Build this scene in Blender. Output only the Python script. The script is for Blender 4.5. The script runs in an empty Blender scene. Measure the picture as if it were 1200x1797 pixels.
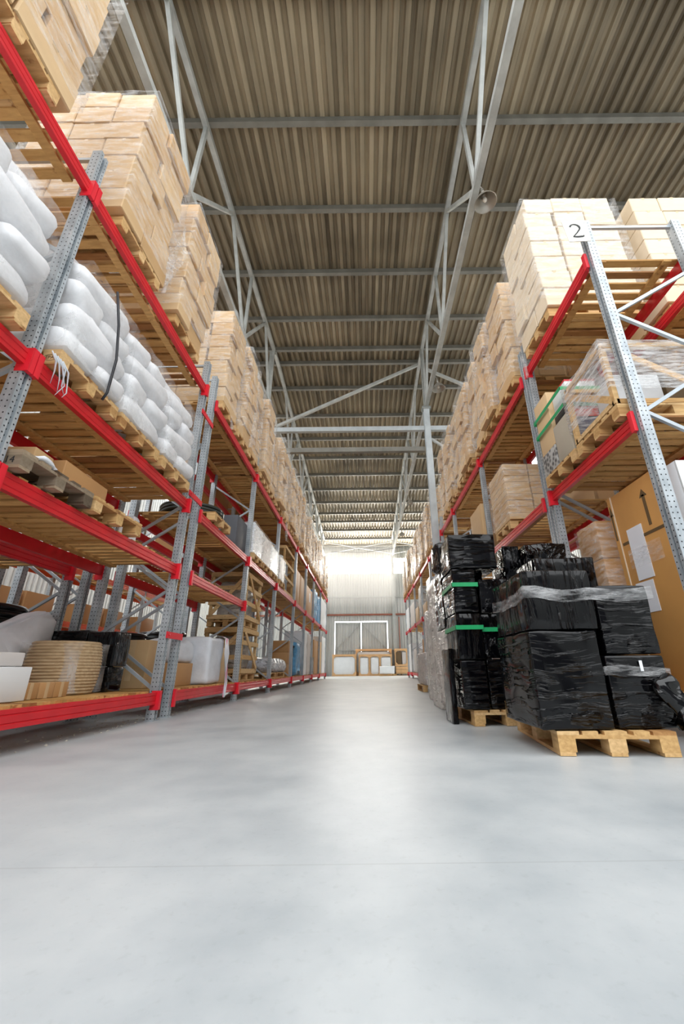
import bpy, bmesh, math, random
from mathutils import Vector, Matrix, noise
C = bpy.context.scene.collection
S = bpy.context.scene
rnd = random.Random(7)
R = math.radians

# ------------------------------------------------------------------ object helpers
def tag(o, label=None, cat=None, group=None, kind=None):
    if label: o['label'] = label
    if cat: o['category'] = cat
    if group: o['group'] = group
    if kind: o['kind'] = kind
    return o
def empty(name, loc=(0, 0, 0), rz=0.0, scale=(1, 1, 1)):
    o = bpy.data.objects.new(name, None); C.objects.link(o)
    o.location = loc; o.rotation_euler = (0, 0, rz); o.scale = scale
    o.empty_display_size = .1
    return o
def link(name, me, parent=None, loc=(0, 0, 0), rot=(0, 0, 0), scale=(1, 1, 1)):
    o = bpy.data.objects.new(name, me); C.objects.link(o)
    o.location = loc; o.rotation_euler = rot; o.scale = scale
    if parent: o.parent = parent
    return o
def copy_tree(o, parent=None, loc=None, rz=None, label=None):
    c = o.copy(); C.objects.link(c)
    if parent: c.parent = parent
    if loc is not None: c.location = loc
    if rz is not None: c.rotation_euler = (0, 0, rz)
    if label: c['label'] = label
    for ch in list(o.children): copy_tree(ch, c)
    return c

class MB:
    def __init__(s): s.v = []; s.f = []; s.sm = []
    def add(s, vs, fs, smooth=False):
        b = len(s.v); s.v += [tuple(v) for v in vs]
        s.f += [tuple(b + i for i in f) for f in fs]; s.sm += [smooth] * len(fs)
        return s
    def box(s, x0, x1, y0, y1, z0, z1):
        return s.add([(x0,y0,z0),(x1,y0,z0),(x1,y1,z0),(x0,y1,z0),(x0,y0,z1),(x1,y0,z1),(x1,y1,z1),(x0,y1,z1)],
                     [(0,3,2,1),(4,5,6,7),(0,1,5,4),(1,2,6,5),(2,3,7,6),(3,0,4,7)])
    def bar(s, a, b, w, d=None, up=(0, 0, 1)):
        a = Vector(a); b = Vector(b); d = w if d is None else d
        t = (b - a).normalized(); u = Vector(up)
        if abs(t.dot(u)) > .98: u = Vector((1, 0, 0))
        p = t.cross(u).normalized() * (w / 2); q = p.cross(t).normalized() * (d / 2)
        vs = [a-p-q, a+p-q, a+p+q, a-p+q, b-p-q, b+p-q, b+p+q, b-p+q]
        return s.add(vs, [(0,3,2,1),(4,5,6,7),(0,1,5,4),(1,2,6,5),(2,3,7,6),(3,0,4,7)])
    def tube(s, pts, r, n=8, smooth=True):
        pts = [Vector(p) for p in pts]; vs = []; fs = []
        rr = r if isinstance(r, (list, tuple)) else [r] * len(pts)
        for i, p in enumerate(pts):
            t = (pts[min(i+1, len(pts)-1)] - pts[max(i-1, 0)]).normalized()
            u = Vector((0, 0, 1)) if abs(t.z) < .9 else Vector((1, 0, 0))
            a = t.cross(u).normalized(); b = t.cross(a)
            vs += [p + a*rr[i]*math.cos(2*math.pi*k/n) + b*rr[i]*math.sin(2*math.pi*k/n) for k in range(n)]
        for i in range(len(pts)-1):
            for k in range(n):
                fs.append((i*n+k, i*n+(k+1) % n, (i+1)*n+(k+1) % n, (i+1)*n+k))
        fs.append(tuple(range(n))); fs.append(tuple(reversed(range((len(pts)-1)*n, len(pts)*n))))
        return s.add(vs, fs, smooth)
    def lathe(s, prof, n=24, c=(0, 0, 0), smooth=True, closed=False):
        vs = []; fs = []; m = len(prof)
        for k in range(n):
            a = 2*math.pi*k/n
            vs += [(c[0]+r*math.cos(a), c[1]+r*math.sin(a), c[2]+z) for r, z in prof]
        for k in range(n):
            k2 = (k+1) % n
            for i in range(m if closed else m-1):
                j = (i+1) % m
                fs.append((k*m+i, k2*m+i, k2*m+j, k*m+j))
        return s.add(vs, fs, smooth)
    def prism(s, pts, ax, a, b):
        # pts 2D outline, extruded along axis ax from a to b
        def mk(p, t):
            return {0: (t, p[0], p[1]), 1: (p[0], t, p[1]), 2: (p[0], p[1], t)}[ax]
        n = len(pts)
        vs = [mk(p, a) for p in pts] + [mk(p, b) for p in pts]
        fs = [tuple(reversed(range(n))), tuple(range(n, 2*n))] + [(i, (i+1) % n, n+(i+1) % n, n+i) for i in range(n)]
        return s.add(vs, fs)
    def mesh(s, name, mat):
        me = bpy.data.meshes.new(name); me.from_pydata(s.v, [], s.f)
        me.polygons.foreach_set('use_smooth', s.sm)
        if mat: me.materials.append(mat)
        bm = bmesh.new(); bm.from_mesh(me); bmesh.ops.recalc_face_normals(bm, faces=bm.faces); bm.to_mesh(me); bm.free()
        me.update(); return me
    def build(s, name, mat, parent=None, **k): return link(name, s.mesh(name, mat), parent, **k)

def round_box(dx, dy, dz, bev=.01, seg=2, sub=0, amp=0.0, fr=4.0, seed=0, name='box', mat=None, base=True, sag=0.0):
    bm = bmesh.new(); bmesh.ops.create_cube(bm, size=1)
    for v in bm.verts: v.co = Vector((v.co.x*dx, v.co.y*dy, (v.co.z+(.5 if base else 0))*dz))
    if bev: bmesh.ops.bevel(bm, geom=bm.edges[:], offset=bev, segments=seg, affect='EDGES', profile=.5)
    if sub:
        # cut into a grid so the surface can crumple
        for ax, L in ((0, dx), (1, dy), (2, dz)):
            n = max(2, int(sub*L))
            for i in range(1, n):
                t = L*i/n - (0 if (ax == 2 and base) else L/2)
                co = [0, 0, 0]; co[ax] = t; no = [0, 0, 0]; no[ax] = 1
                bmesh.ops.bisect_plane(bm, geom=bm.verts[:]+bm.edges[:]+bm.faces[:], plane_co=co, plane_no=no)
        bm.normal_update()
        off = Vector((seed*3.1, seed*1.7, seed*.9))
        z_ = min(v.co.z for v in bm.verts)
        for v in bm.verts:
            d = noise.noise(v.co*fr+off)*amp + noise.noise(v.co*fr*3.1+off)*amp*.4
            v.co += v.normal*d
            if base: v.co.z = max(v.co.z, 0)
            if sag: v.co.z -= sag*max(0, v.co.z/dz)*(1-((2*v.co.x/dx)**2))*(1-((2*v.co.y/dy)**2))
    me = bpy.data.meshes.new(name); bm.to_mesh(me); bm.free()
    for p in me.polygons: p.use_smooth = True
    if mat: me.materials.append(mat)
    return me

# ------------------------------------------------------------------ materials
def nt(name):
    m = bpy.data.materials.new(name); m.use_nodes = True; t = m.node_tree; t.nodes.clear()
    o = t.nodes.new('ShaderNodeOutputMaterial'); p = t.nodes.new('ShaderNodeBsdfPrincipled')
    t.links.new(p.outputs[0], o.inputs[0]); return m, t, p, o
def N(t, typ, ins=None, **kw):
    n = t.nodes.new(typ)
    for k, v in kw.items(): setattr(n, k, v)
    for k, v in (ins or {}).items():
        if hasattr(v, 'outputs'): t.links.new(v.outputs[0], n.inputs[k])
        elif isinstance(v, bpy.types.NodeSocket): t.links.new(v, n.inputs[k])
        else: n.inputs[k].default_value = v
    return n
def ramp(t, fac, stops):
    n = t.nodes.new('ShaderNodeValToRGB'); t.links.new(fac, n.inputs[0])
    e = n.color_ramp.elements
    while len(e) < len(stops): e.new(.5)
    for i, (p, c) in enumerate(stops):
        e[i].position = p; e[i].color = (*c, 1) if len(c) == 3 else c
    return n.outputs[0]
def lin(c): return tuple(((x/255)/12.92 if x/255 <= .04045 else ((x/255+.055)/1.055)**2.4) for x in c)
def tex(t, scale, stretch=(1, 1, 1), detail=3, kind='Object', rough=.55, lac=2.0):
    tc = N(t, 'ShaderNodeTexCoord'); mp = N(t, 'ShaderNodeMapping', {0: tc.outputs[kind], 3: stretch})
    return N(t, 'ShaderNodeTexNoise', {'Vector': mp, 'Scale': scale, 'Detail': detail, 'Roughness': rough}).outputs[0]
def bump(t, p, h, strength=.3, dist=.01):
    b = N(t, 'ShaderNodeBump', {'Strength': strength, 'Distance': dist, 'Height': h}); t.links.new(b.outputs[0], p.inputs['Normal'])

def simple(name, col, rough=.5, metal=0.0, var=.12, scale=3.0, spec=.5):
    m, t, p, o = nt(name); c = lin(col)
    n = tex(t, scale, detail=4)
    t.links.new(ramp(t, n, [(.3, tuple(x*(1-var) for x in c)), (.7, tuple(min(1, x*(1+var)) for x in c))]), p.inputs['Base Color'])
    p.inputs['Roughness'].default_value = rough; p.inputs['Metallic'].default_value = metal
    p.inputs['Specular IOR Level'].default_value = spec
    return m
def mat_wood(name, a, b, dark):
    m, t, p, o = nt(name); g = N(t, 'ShaderNodeNewGeometry'); oi = N(t, 'ShaderNodeObjectInfo')
    r = N(t, 'ShaderNodeMath', {0: g.outputs['Random Per Island'], 1: oi.outputs['Random']}, operation='ADD')
    r = N(t, 'ShaderNodeMath', {0: r}, operation='FRACT')
    base = ramp(t, r.outputs[0], [(0, lin(dark)), (.25, lin(a)), (.7, lin(b)), (1, lin(a))])
    n = tex(t, 5, (1, 6, 8), 5)
    knots = tex(t, 9, (1, 1, 1), 3)
    f = ramp(t, n, [(.3, (.72, .66, .58)), (.65, (1, 1, 1))])
    k = ramp(t, knots, [(.28, (.5, .38, .28)), (.36, (1, 1, 1))])
    m1 = N(t, 'ShaderNodeMix', {0: 1.0, 6: base, 7: f}, data_type='RGBA', blend_type='MULTIPLY')
    m2 = N(t, 'ShaderNodeMix', {0: 1.0, 6: m1.outputs[2], 7: k}, data_type='RGBA', blend_type='MULTIPLY')
    t.links.new(m2.outputs[2], p.inputs['Base Color']); p.inputs['Roughness'].default_value = .75
    bump(t, p, n, .2, .004); return m
def mat_card(name, a, b):
    m, t, p, o = nt(name); oi = N(t, 'ShaderNodeObjectInfo'); g = N(t, 'ShaderNodeNewGeometry')
    r = N(t, 'ShaderNodeMath', {0: oi.outputs['Random'], 1: g.outputs['Random Per Island']}, operation='ADD')
    r = N(t, 'ShaderNodeMath', {0: r}, operation='FRACT')
    base = ramp(t, r.outputs[0], [(0, lin(a)), (1, lin(b))])
    n = tex(t, 2.5, (1, 1, 2), 4)
    f = ramp(t, n, [(.3, (.955, .94, .92)), (.7, (1, 1, 1))])
    m1 = N(t, 'ShaderNodeMix', {0: 1.0, 6: base, 7: f}, data_type='RGBA', blend_type='MULTIPLY')
    t.links.new(m1.outputs[2], p.inputs['Base Color']); p.inputs['Roughness'].default_value = .6
    p.inputs['Specular IOR Level'].default_value = .3
    return m
def mat_post():
    m, t, p, o = nt('galvanised_steel')
    tc = N(t, 'ShaderNodeTexCoord'); s = N(t, 'ShaderNodeSeparateXYZ', {0: tc.outputs['Object']})
    g = N(t, 'ShaderNodeSeparateXYZ', {0: tc.outputs['Normal']})
    ax = N(t, 'ShaderNodeMath', {0: g.outputs[0]}, operation='ABSOLUTE')
    gt = N(t, 'ShaderNodeMath', {0: ax, 1: .5}, operation='GREATER_THAN')
    c = N(t, 'ShaderNodeMix', {0: gt.outputs[0], 2: s.outputs[0], 3: s.outputs[1]}, data_type='FLOAT')
    ca = N(t, 'ShaderNodeMath', {0: c.outputs[0]}, operation='ABSOLUTE')
    off = N(t, 'ShaderNodeMix', {0: gt.outputs[0], 2: .02, 3: .032}, data_type='FLOAT')
    d1 = N(t, 'ShaderNodeMath', {0: ca, 1: off.outputs[0]}, operation='SUBTRACT')
    z = N(t, 'ShaderNodeMath', {0: s.outputs[2], 1: .05}, operation='MODULO')
    z = N(t, 'ShaderNodeMath', {0: z, 1: .025}, operation='SUBTRACT')
    d2 = N(t, 'ShaderNodeMath', {0: d1, 1: d1}, operation='MULTIPLY')
    z2 = N(t, 'ShaderNodeMath', {0: z, 1: z}, operation='MULTIPLY')
    d = N(t, 'ShaderNodeMath', {0: d2, 1: z2}, operation='ADD')
    hole = N(t, 'ShaderNodeMath', {0: d, 1: .0065**2}, operation='LESS_THAN')
    n = tex(t, 14, (1, 1, .3), 4)
    base = ramp(t, n, [(.3, lin((150, 158, 164))), (.7, lin((196, 202, 206)))])
    mx = N(t, 'ShaderNodeMix', {0: hole.outputs[0], 6: base, 7: (.015, .017, .02, 1)}, data_type='RGBA')
    t.links.new(mx.outputs[2], p.inputs['Base Color'])
    p.inputs['Metallic'].default_value = .35; p.inputs['Roughness'].default_value = .42
    return m
def mat_film(name, fac0, fac1, tint=(1, 1, 1), scale=6, stretch=(1, 1, 7), rough=.16):
    m, t, p, o = nt(name)
    n = tex(t, scale, stretch, 5, rough=.65)
    fac = ramp(t, n, [(.38, (fac0,)*3), (.72, (fac1,)*3)])
    tr = N(t, 'ShaderNodeBsdfTransparent', {0: (.985, .985, .985, 1)})
    p.inputs['Base Color'].default_value = (*tint, 1); p.inputs['Roughness'].default_value = rough
    bump(t, p, n, .9, .03)
    mx = N(t, 'ShaderNodeMixShader', {0: fac}); t.links.new(tr.outputs[0], mx.inputs[1]); t.links.new(p.outputs[0], mx.inputs[2])
    t.links.new(mx.outputs[0], o.inputs[0]); return m
def mat_black(name, stretch, col=(5, 5, 7), rough=.1, ior=1.38, lo=.5):
    m, t, p, o = nt(name); oi = N(t, 'ShaderNodeObjectInfo')
    tc = N(t, 'ShaderNodeTexCoord')
    wob = N(t, 'ShaderNodeTexNoise', {'Vector': tc.outputs['Object'], 'Scale': 3.0, 'Detail': 1})
    wv_ = N(t, 'ShaderNodeVectorMath', {0: wob.outputs[1], 'Scale': .12}, operation='SCALE')
    cv = N(t, 'ShaderNodeVectorMath', {0: tc.outputs['Object'], 1: wv_}, operation='ADD')
    mp = N(t, 'ShaderNodeMapping', {0: cv, 3: stretch})
    v = N(t, 'ShaderNodeVectorMath', {0: mp, 1: oi.outputs['Location']}, operation='ADD')
    wv = N(t, 'ShaderNodeTexNoise', {'Vector': v, 'Scale': .9, 'Detail': 4, 'Roughness': .6, 'Distortion': .35})
    patch = N(t, 'ShaderNodeTexNoise', {'Vector': tc.outputs['Object'], 'Scale': 4.5, 'Detail': 2})
    pm = N(t, 'ShaderNodeMapRange', {0: patch.outputs[0], 1: .44, 2: .62, 3: .05, 4: 1.0})
    ridge = N(t, 'ShaderNodeMapRange', {0: wv.outputs[0], 1: lo, 2: lo+.2, 3: 0, 4: 1})
    rm = N(t, 'ShaderNodeMath', {0: ridge.outputs[0], 1: pm.outputs[0]}, operation='MULTIPLY')
    big = tex(t, 2.0, (1, 1, 1), 1)
    h = N(t, 'ShaderNodeMath', {0: rm, 1: N(t, 'ShaderNodeMath', {0: big, 1: .25}, operation='MULTIPLY')}, operation='ADD')
    t.links.new(ramp(t, patch.outputs[0], [(.35, lin(col)), (.7, lin(tuple(c*1.3+1 for c in col)))]), p.inputs['Base Color'])
    p.inputs['Roughness'].default_value = rough; p.inputs['IOR'].default_value = ior
    bump(t, p, h.outputs[0], 1.0, .09); return m
def mat_cloth(name, col, stripes=None):
    m, t, p, o = nt(name)
    n = tex(t, 5, (1, 1, 1), 5); fine = tex(t, 60, (1, 1, 1), 2)
    base = ramp(t, n, [(.3, lin(tuple(c*.93 for c in col))), (.7, lin(col))])
    if stripes:
        tc = N(t, 'ShaderNodeTexCoord'); s = N(t, 'ShaderNodeSeparateXYZ', {0: tc.outputs['Object']})
        w = N(t, 'ShaderNodeMath', {0: s.outputs[stripes[0]], 1: stripes[1]}, operation='MODULO')
        lt = N(t, 'ShaderNodeMath', {0: w, 1: .012}, operation='LESS_THAN')
        gt = N(t, 'ShaderNodeMath', {0: s.outputs[stripes[0]], 1: stripes[2]}, operation='GREATER_THAN')
        mk = N(t, 'ShaderNodeMath', {0: lt, 1: gt}, operation='MULTIPLY')
        base = N(t, 'ShaderNodeMix', {0: mk.outputs[0], 6: base, 7: (*lin((222, 120, 150)), 1)}, data_type='RGBA').outputs[2]
    t.links.new(base, p.inputs['Base Color']); p.inputs['Roughness'].default_value = .45
    bump(t, p, n, .5, .02); return m
def mat_floor():
    m, t, p, o = nt('polished_concrete')
    a = tex(t, .35, (1, .5, 1), 6, rough=.6); b = tex(t, 1.8, (1, 1, 1), 6, rough=.6); c = tex(t, 40, (1, 1, 1), 3)
    ab = N(t, 'ShaderNodeMath', {0: a, 1: b}, operation='ADD'); ab = N(t, 'ShaderNodeMath', {0: ab, 1: .5}, operation='MULTIPLY')
    base = ramp(t, ab.outputs[0], [(.36, lin((158, 165, 169))), (.5, lin((180, 185, 187))), (.64, lin((196, 199, 199)))])
    sp = ramp(t, c, [(.25, (.86, .86, .85)), (.42, (1, 1, 1))])
    m1 = N(t, 'ShaderNodeMix', {0: .6, 6: base, 7: sp}, data_type='RGBA', blend_type='MULTIPLY')
    # saw-cut floor joints
    tc = N(t, 'ShaderNodeTexCoord'); s = N(t, 'ShaderNodeSeparateXYZ', {0: tc.outputs['Object']})
    j = N(t, 'ShaderNodeMath', {0: s.outputs[1], 1: 6.0}, operation='MODULO')
    j = N(t, 'ShaderNodeMath', {0: j, 1: 1.52}, operation='SUBTRACT')
    j = N(t, 'ShaderNodeMath', {0: j}, operation='ABSOLUTE')
    j = N(t, 'ShaderNodeMath', {0: j, 1: .004}, operation='LESS_THAN')
    j = N(t, 'ShaderNodeMath', {0: j, 1: .22}, operation='MULTIPLY')
    m3 = N(t, 'ShaderNodeMix', {0: j.outputs[0], 6: m1.outputs[2], 7: (.2, .2, .2, 1)}, data_type='RGBA')
    t.links.new(m3.outputs[2], p.inputs['Base Color'])
    t.links.new(ramp(t, b, [(.3, (.36,)*3), (.7, (.47,)*3)]), p.inputs['Roughness'])
    bump(t, p, b, .06, .01); return m
def mat_sheet(name, a, b, axis, rough=.5):
    m, t, p, o = nt(name); st = (1.5, .06, 1) if axis == 1 else (1.5, 1, .08)
    n = tex(t, 3, st, 5); g = tex(t, .25, (1, 1, 1), 4)
    s = N(t, 'ShaderNodeMath', {0: n, 1: g}, operation='ADD'); s = N(t, 'ShaderNodeMath', {0: s, 1: .5}, operation='MULTIPLY')
    t.links.new(ramp(t, s.outputs[0], [(.38, lin(a)), (.62, lin(b))]), p.inputs['Base Color'])
    p.inputs['Roughness'].default_value = rough; p.inputs['Metallic'].default_value = .0; return m
def mat_emit(name, col, st):
    m, t, p, o = nt(name); e = N(t, 'ShaderNodeEmission', {0: (*col, 1), 1: st}); t.links.new(e.outputs[0], o.inputs[0]); return m

M = dict(
    post=mat_post(), steel=simple('grey_painted_steel', (176, 180, 178), .5, .1, .1),
    truss=simple('truss_steel', (188, 190, 186), .5, .1, .18), brace=simple('zinc_brace', (176, 184, 190), .4, .35, .1),
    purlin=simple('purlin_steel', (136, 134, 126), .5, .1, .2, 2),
    red=simple('red_enamel', (205, 30, 40), .38, 0, .1, 5), redconn=simple('red_connector', (226, 36, 52), .4, 0, .06),
    orange=simple('orange_enamel', (222, 84, 34), .4),
    slat=mat_wood('shelf_board_wood', (200, 152, 88), (220, 176, 112), (150, 100, 52)),
    pal=mat_wood('pallet_wood', (210, 170, 112), (226, 190, 138), (178, 130, 78)),
    palold=mat_wood('weathered_pallet_wood', (132, 118, 100), (164, 146, 122), (96, 82, 66)),
    crate=mat_wood('crate_pine', (222, 184, 128), (230, 196, 146), (206, 162, 104)),
    card=mat_card('carton_board', (202, 166, 120), (220, 190, 148)),
    cardpale=mat_card('pale_carton_board', (226, 208, 180), (236, 220, 196)),
    cardbrown=mat_card('brown_carton_board', (182, 138, 90), (196, 152, 104)),
    cardtan=simple('kraft_board', (204, 150, 84), .62, 0, .06, 2.5),
    tape=simple('clear_parcel_tape', (208, 178, 136), .3), tapebrown=simple('printed_ink_brown', (104, 82, 52), .6),
    bag=mat_cloth('woven_white_bag', (238, 238, 240)), cloth=mat_cloth('white_sack_cloth', (232, 234, 240), (0, .07, .16)),
    clothp=mat_cloth('plain_sack_cloth', (226, 230, 236)),
    film=mat_film('stretch_film', .01, .42, scale=3.5, stretch=(1.3, 1.3, 5), rough=.12), filmw=mat_film('white_and_glare_film', .02, .5, (1, .985, .96), 4, (1.2, 1.2, 4), .2),  # filmw white stands in for glare on far loads, real white on scraps
    filmc=mat_film('streaked_film', .08, .75, (1, 1, 1), 4, (1.2, 1.2, 9), .15), filmb=mat_film('bag_film', .04, .4, scale=3, stretch=(1, 1, 1), rough=.12),
    black=mat_black('black_stretch_film', (2.2, 2.2, 26)), blackd=mat_black('black_stretch_film_slanted', (16, 3, 9)),
    blackv=mat_black('black_stretch_film_upright', (26, 22, 2.0)), silver=mat_black('grey_silver_film', (4, 4, 20), (172, 167, 160), .25),
    blackgl=mat_black('black_polythene', (3, 3, 3), (8, 8, 9), .1, 1.5, .4),
    foil=mat_black('silver_foil_wrap', (6, 6, 9), (170, 172, 178), .18),
    green=simple('green_tape', (30, 158, 96), .35), white=simple('white_paper', (236, 238, 244), .5, 0, .02),
    whitebox=simple('white_board', (228, 230, 230), .5, 0, .03), offw=simple('offwhite_board', (214, 208, 204), .5, 0, .04),
    rope=mat_wood('sisal_rope', (186, 160, 124), (200, 176, 140), (170, 144, 108)),
    cable=simple('dark_cable', (52, 56, 52), .4), coil=simple('black_coil', (22, 21, 22), .25),
    grey=simple('dark_grey_board', (84, 86, 92), .6), slate=simple('slate_blue_board', (84, 84, 108), .7, 0, .05),
    beige=simple('beige_board', (178, 168, 150), .7, 0, .04), floral=None, redbox=simple('red_print_board', (214, 62, 40), .45),
    blackbox=simple('black_print_board', (44, 40, 42), .5), blue=mat_film('blue_film', .75, 1.0, (.12, .42, .75), 5, (1, 1, 3)),
    strap=simple('black_strap', (34, 34, 40), .4), ink=simple('black_ink', (30, 30, 32), .7), stampink=simple('burnt_stamp', (92, 62, 36), .8),
    lampm=simple('lamp_enamel', (176, 170, 160), .35, .6), lampin=simple('lamp_inner', (226, 216, 200), .3, .3),
    bulb=simple('bulb_glass', (240, 236, 226), .15), col=simple('column_paint', (196, 203, 206), .45),
    rust=simple('red_primer', (150, 92, 74), .6), floor=mat_floor(),
    ceil=mat_sheet('roof_sheet_underside', (110, 99, 80), (184, 169, 142), 1), wall=mat_sheet('wall_sheet', (182, 184, 182), (206, 207, 204), 2),
    plast=simple('white_wrap_sheet', (238, 242, 246), .35, 0, .04), ply=simple('pale_orange_ply', (222, 178, 128), .6),
    pane=mat_emit('daylit_translucent_pane', (1, .95, .86), 28.0), debris=simple('scraps', (190, 184, 172), .8),
    sticker=simple('sticker', (240, 238, 226), .5),
)
def mat_floral():
    m, t, p, o = nt('patterned_board'); tc = N(t, 'ShaderNodeTexCoord')
    v = N(t, 'ShaderNodeTexVoronoi', {'Vector': tc.outputs['Object'], 'Scale': 16})
    t.links.new(ramp(t, v.outputs[0], [(.1, lin((60, 58, 58))), (.35, lin((110, 108, 106))), (.6, lin((176, 174, 170)))]), p.inputs['Base Color'])
    p.inputs['Roughness'].default_value = .6; return m
M['floral'] = mat_floral()

# ------------------------------------------------------------------ setting
RIDGE = 13.9
def zc(y): return 13.0-.03*(RIDGE-y) if y < RIDGE else 13.0-.07*(y-RIDGE)
L3, L2, L1, L0 = 4.83, 2.83, 1.88, .31
WY = 37.0

f = MB().box(-13, 13, -24, WY+.3, -.12, 0).build('floor', M['floor']); tag(f, 'smooth pale grey concrete warehouse floor', None, None, 'structure')
# ceiling: trapezoidal sheets with ribs running along the aisle
mb = MB(); pitch = .235; prof = []
CX = 9.165
n = int(2*CX/pitch+.01)
for i in range(n):
    x = -CX+i*pitch
    prof += [(x, 0), (x+.10, 0), (x+.13, .085), (x+.205, .085)]
prof.append((-CX+n*pitch, 0))
ys = [2.3, RIDGE, WY+.2]
vs = [(x, y, zc(y)+z) for y in ys for x, z in prof]; m_ = len(prof)
mb.add(vs, [(j*m_+i, j*m_+i+1, (j+1)*m_+i+1, (j+1)*m_+i) for j in range(2) for i in range(m_-1)])
vs2 = [(-CX, y, zc(y)+.16) for y in ys] + [(CX, y, zc(y)+.16) for y in ys]
mb.add(vs2, [(0, 3, 4, 1), (1, 4, 5, 2)])
tag(mb.build('ceiling', M['ceil']), 'corrugated metal roof sheets seen from below, brown grey ribs along the aisle', None, None, 'structure')

# end wall: corrugated sheet with window band and gate opening
def corr_wall(mb, x0, x1, z0, z1, y):
    n = max(1, int(round((x1-x0)/.24))); p = (x1-x0)/n; pr = []
    for i in range(n):
        x = x0+i*p
        pr += [(x, 0), (x+p*.42, 0), (x+p*.55, .045), (x+p*.85, .045)]
    pr.append((x1, 0)); m = len(pr)
    mb.add([(x, y+d, z) for z in (z0, z1) for x, d in pr], [(i, i+1, m+i+1, m+i) for i in range(m-1)])
GX0, GX1, GZ = -2.78, 1.92, 4.5
WZ0, WZ1 = 8.8, 10.2
mb = MB()
corr_wall(mb, -13, GX0, 0, WZ0, WY); corr_wall(mb, GX1, 13, 0, WZ0, WY); corr_wall(mb, GX0, GX1, GZ, WZ0, WY)
corr_wall(mb, -13, 13, WZ1, zc(WY)+.1, WY)
tag(mb.build('wall_back', M['wall']), 'grey corrugated end wall with gate', None, None, 'structure')
tag(MB().box(-13, 13, WY+.03, WY+.06, WZ0, WZ1).build('window_1', M['pane']), 'long glowing window band high on the end wall', None, None, 'structure')
wf = MB()
for x in range(-13, 12, 1): wf.box(x-.03+.5, x+.03+.5, WY-.02, WY+.03, WZ0, WZ1)
tag(wf.build('trim_1', M['steel']), 'thin steel mullions of the window band', None, None, 'structure')
# gate: two leaves with light leaking round them
gate = empty('door_1', ((GX0+GX1)/2, WY, 0)); tag(gate, 'double leaf corrugated sliding gate with bright gaps round it', None, None, 'structure')
for sx, (a, b) in ((-1, (GX0+.08, -.47)), (1, (-.39, GX1-.08))):
    mb = MB(); corr_wall(mb, a, b, .06, GZ-.09, WY+.06)
    o = mb.build('gate_leaf', M['wall'], gate); o.location = -Vector(gate.location)
    mb = MB()
    for z in (.1, 2.05, GZ-.2): mb.box(a, b, WY, WY+.05, z-.04, z+.04)
    for x in (a+.04, b-.04): mb.box(x-.04, x+.04, WY, WY+.05, .06, GZ-.09)
    if sx < 0: mb.bar((a, WY+.02, 2.1), (b, WY+.02, GZ-.25), .09, .05)
    else: mb.bar((a, WY+.02, GZ-.25), (b, WY+.02, 2.1), .09, .05)
    o2 = mb.build('gate_frame', M['steel'], o)
for nm, x, lb in (('wall_left', -13, 'grey side wall far beyond the left racks'), ('wall_right', 13, 'grey side wall far beyond the right racks')):
    mb = MB(); n = 244; pr = []
    for i in range(n):
        y = -24+61*i/n; d = .045 if x > 0 else -.045
        pr += [(y, 0), (y+.1, 0), (y+.14, d), (y+.21, d)]
    m_ = len(pr)
    mb.add([(x+d, y, z) for z in (0, 11.0) for y, d in pr], [(i, i+1, m_+i+1, m_+i) for i in range(m_-1)])
    tag(mb.build(nm, M['wall']), lb, None, None, 'structure')
tag(MB().box(-13, 13, -24.1, -24, 0, 12).build('wall_front', M['grey']), 'unseen dark wall behind the viewer, there for dark reflections', None, None, 'structure')  # unseen wall, its darkness and height set for reflections in black film
def struct_bar(name, mat, label, *segs):
    mb = MB()
    for s_ in segs: mb.box(*s_)
    return tag(mb.build(name, mat), label, None, None, 'structure')
struct_bar('trim_2', M['rust'], 'brownish girt rail across the end wall above the gate', (-13, 13, WY-.14, WY-.02, 4.98, 5.12))
struct_bar('trim_3', M['steel'], 'upper girt rail across the end wall', (-13, 13, WY-.12, WY-.02, 6.56, 6.66))
struct_bar('trim_4', M['steel'], 'short girt beside the gate', (2.2, 13, WY-.12, WY-.02, 2.05, 2.15))
for i, x in enumerate((2.5, -3.62, 8.5, -9.6)):
    o = MB().box(x-.13, x+.13, WY-.3, WY-.14, 0, zc(WY)-.1).box(x-.16, x+.16, WY-.3, WY-.14, 0, .3)
    tag(o.build('wall_column', M['steel']), ['steel wall column right of the gate in end wall', 'steel wall column at left corner of the end wall gate', 'steel wall column behind the right racks', 'steel wall column behind the left racks'][i], 'column')
o = MB().tube([(2.92, WY-.3, 0), (2.92, WY-.3, 4.8)], .045)
tag(o.build('fire_pipe', M['rust']), 'thin rusty red pipe rising beside the gate column', 'pipe')
for (x0, x1, k) in ((-3.62, 2.5, 0), (2.5, 8.5, 1)):
    mb = MB().bar((x0, WY-2.3, 10.05), (x1, WY-2.3, 11.2), .07).bar((x0, WY-2.24, 11.2), (x1, WY-2.24, 10.05), .07)
    tag(mb.build('cross_brace', M['truss']), ['crossed roof brace between the trusses before the bright window', 'crossed roof brace on the right before the bright window'][k], 'brace')

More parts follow.
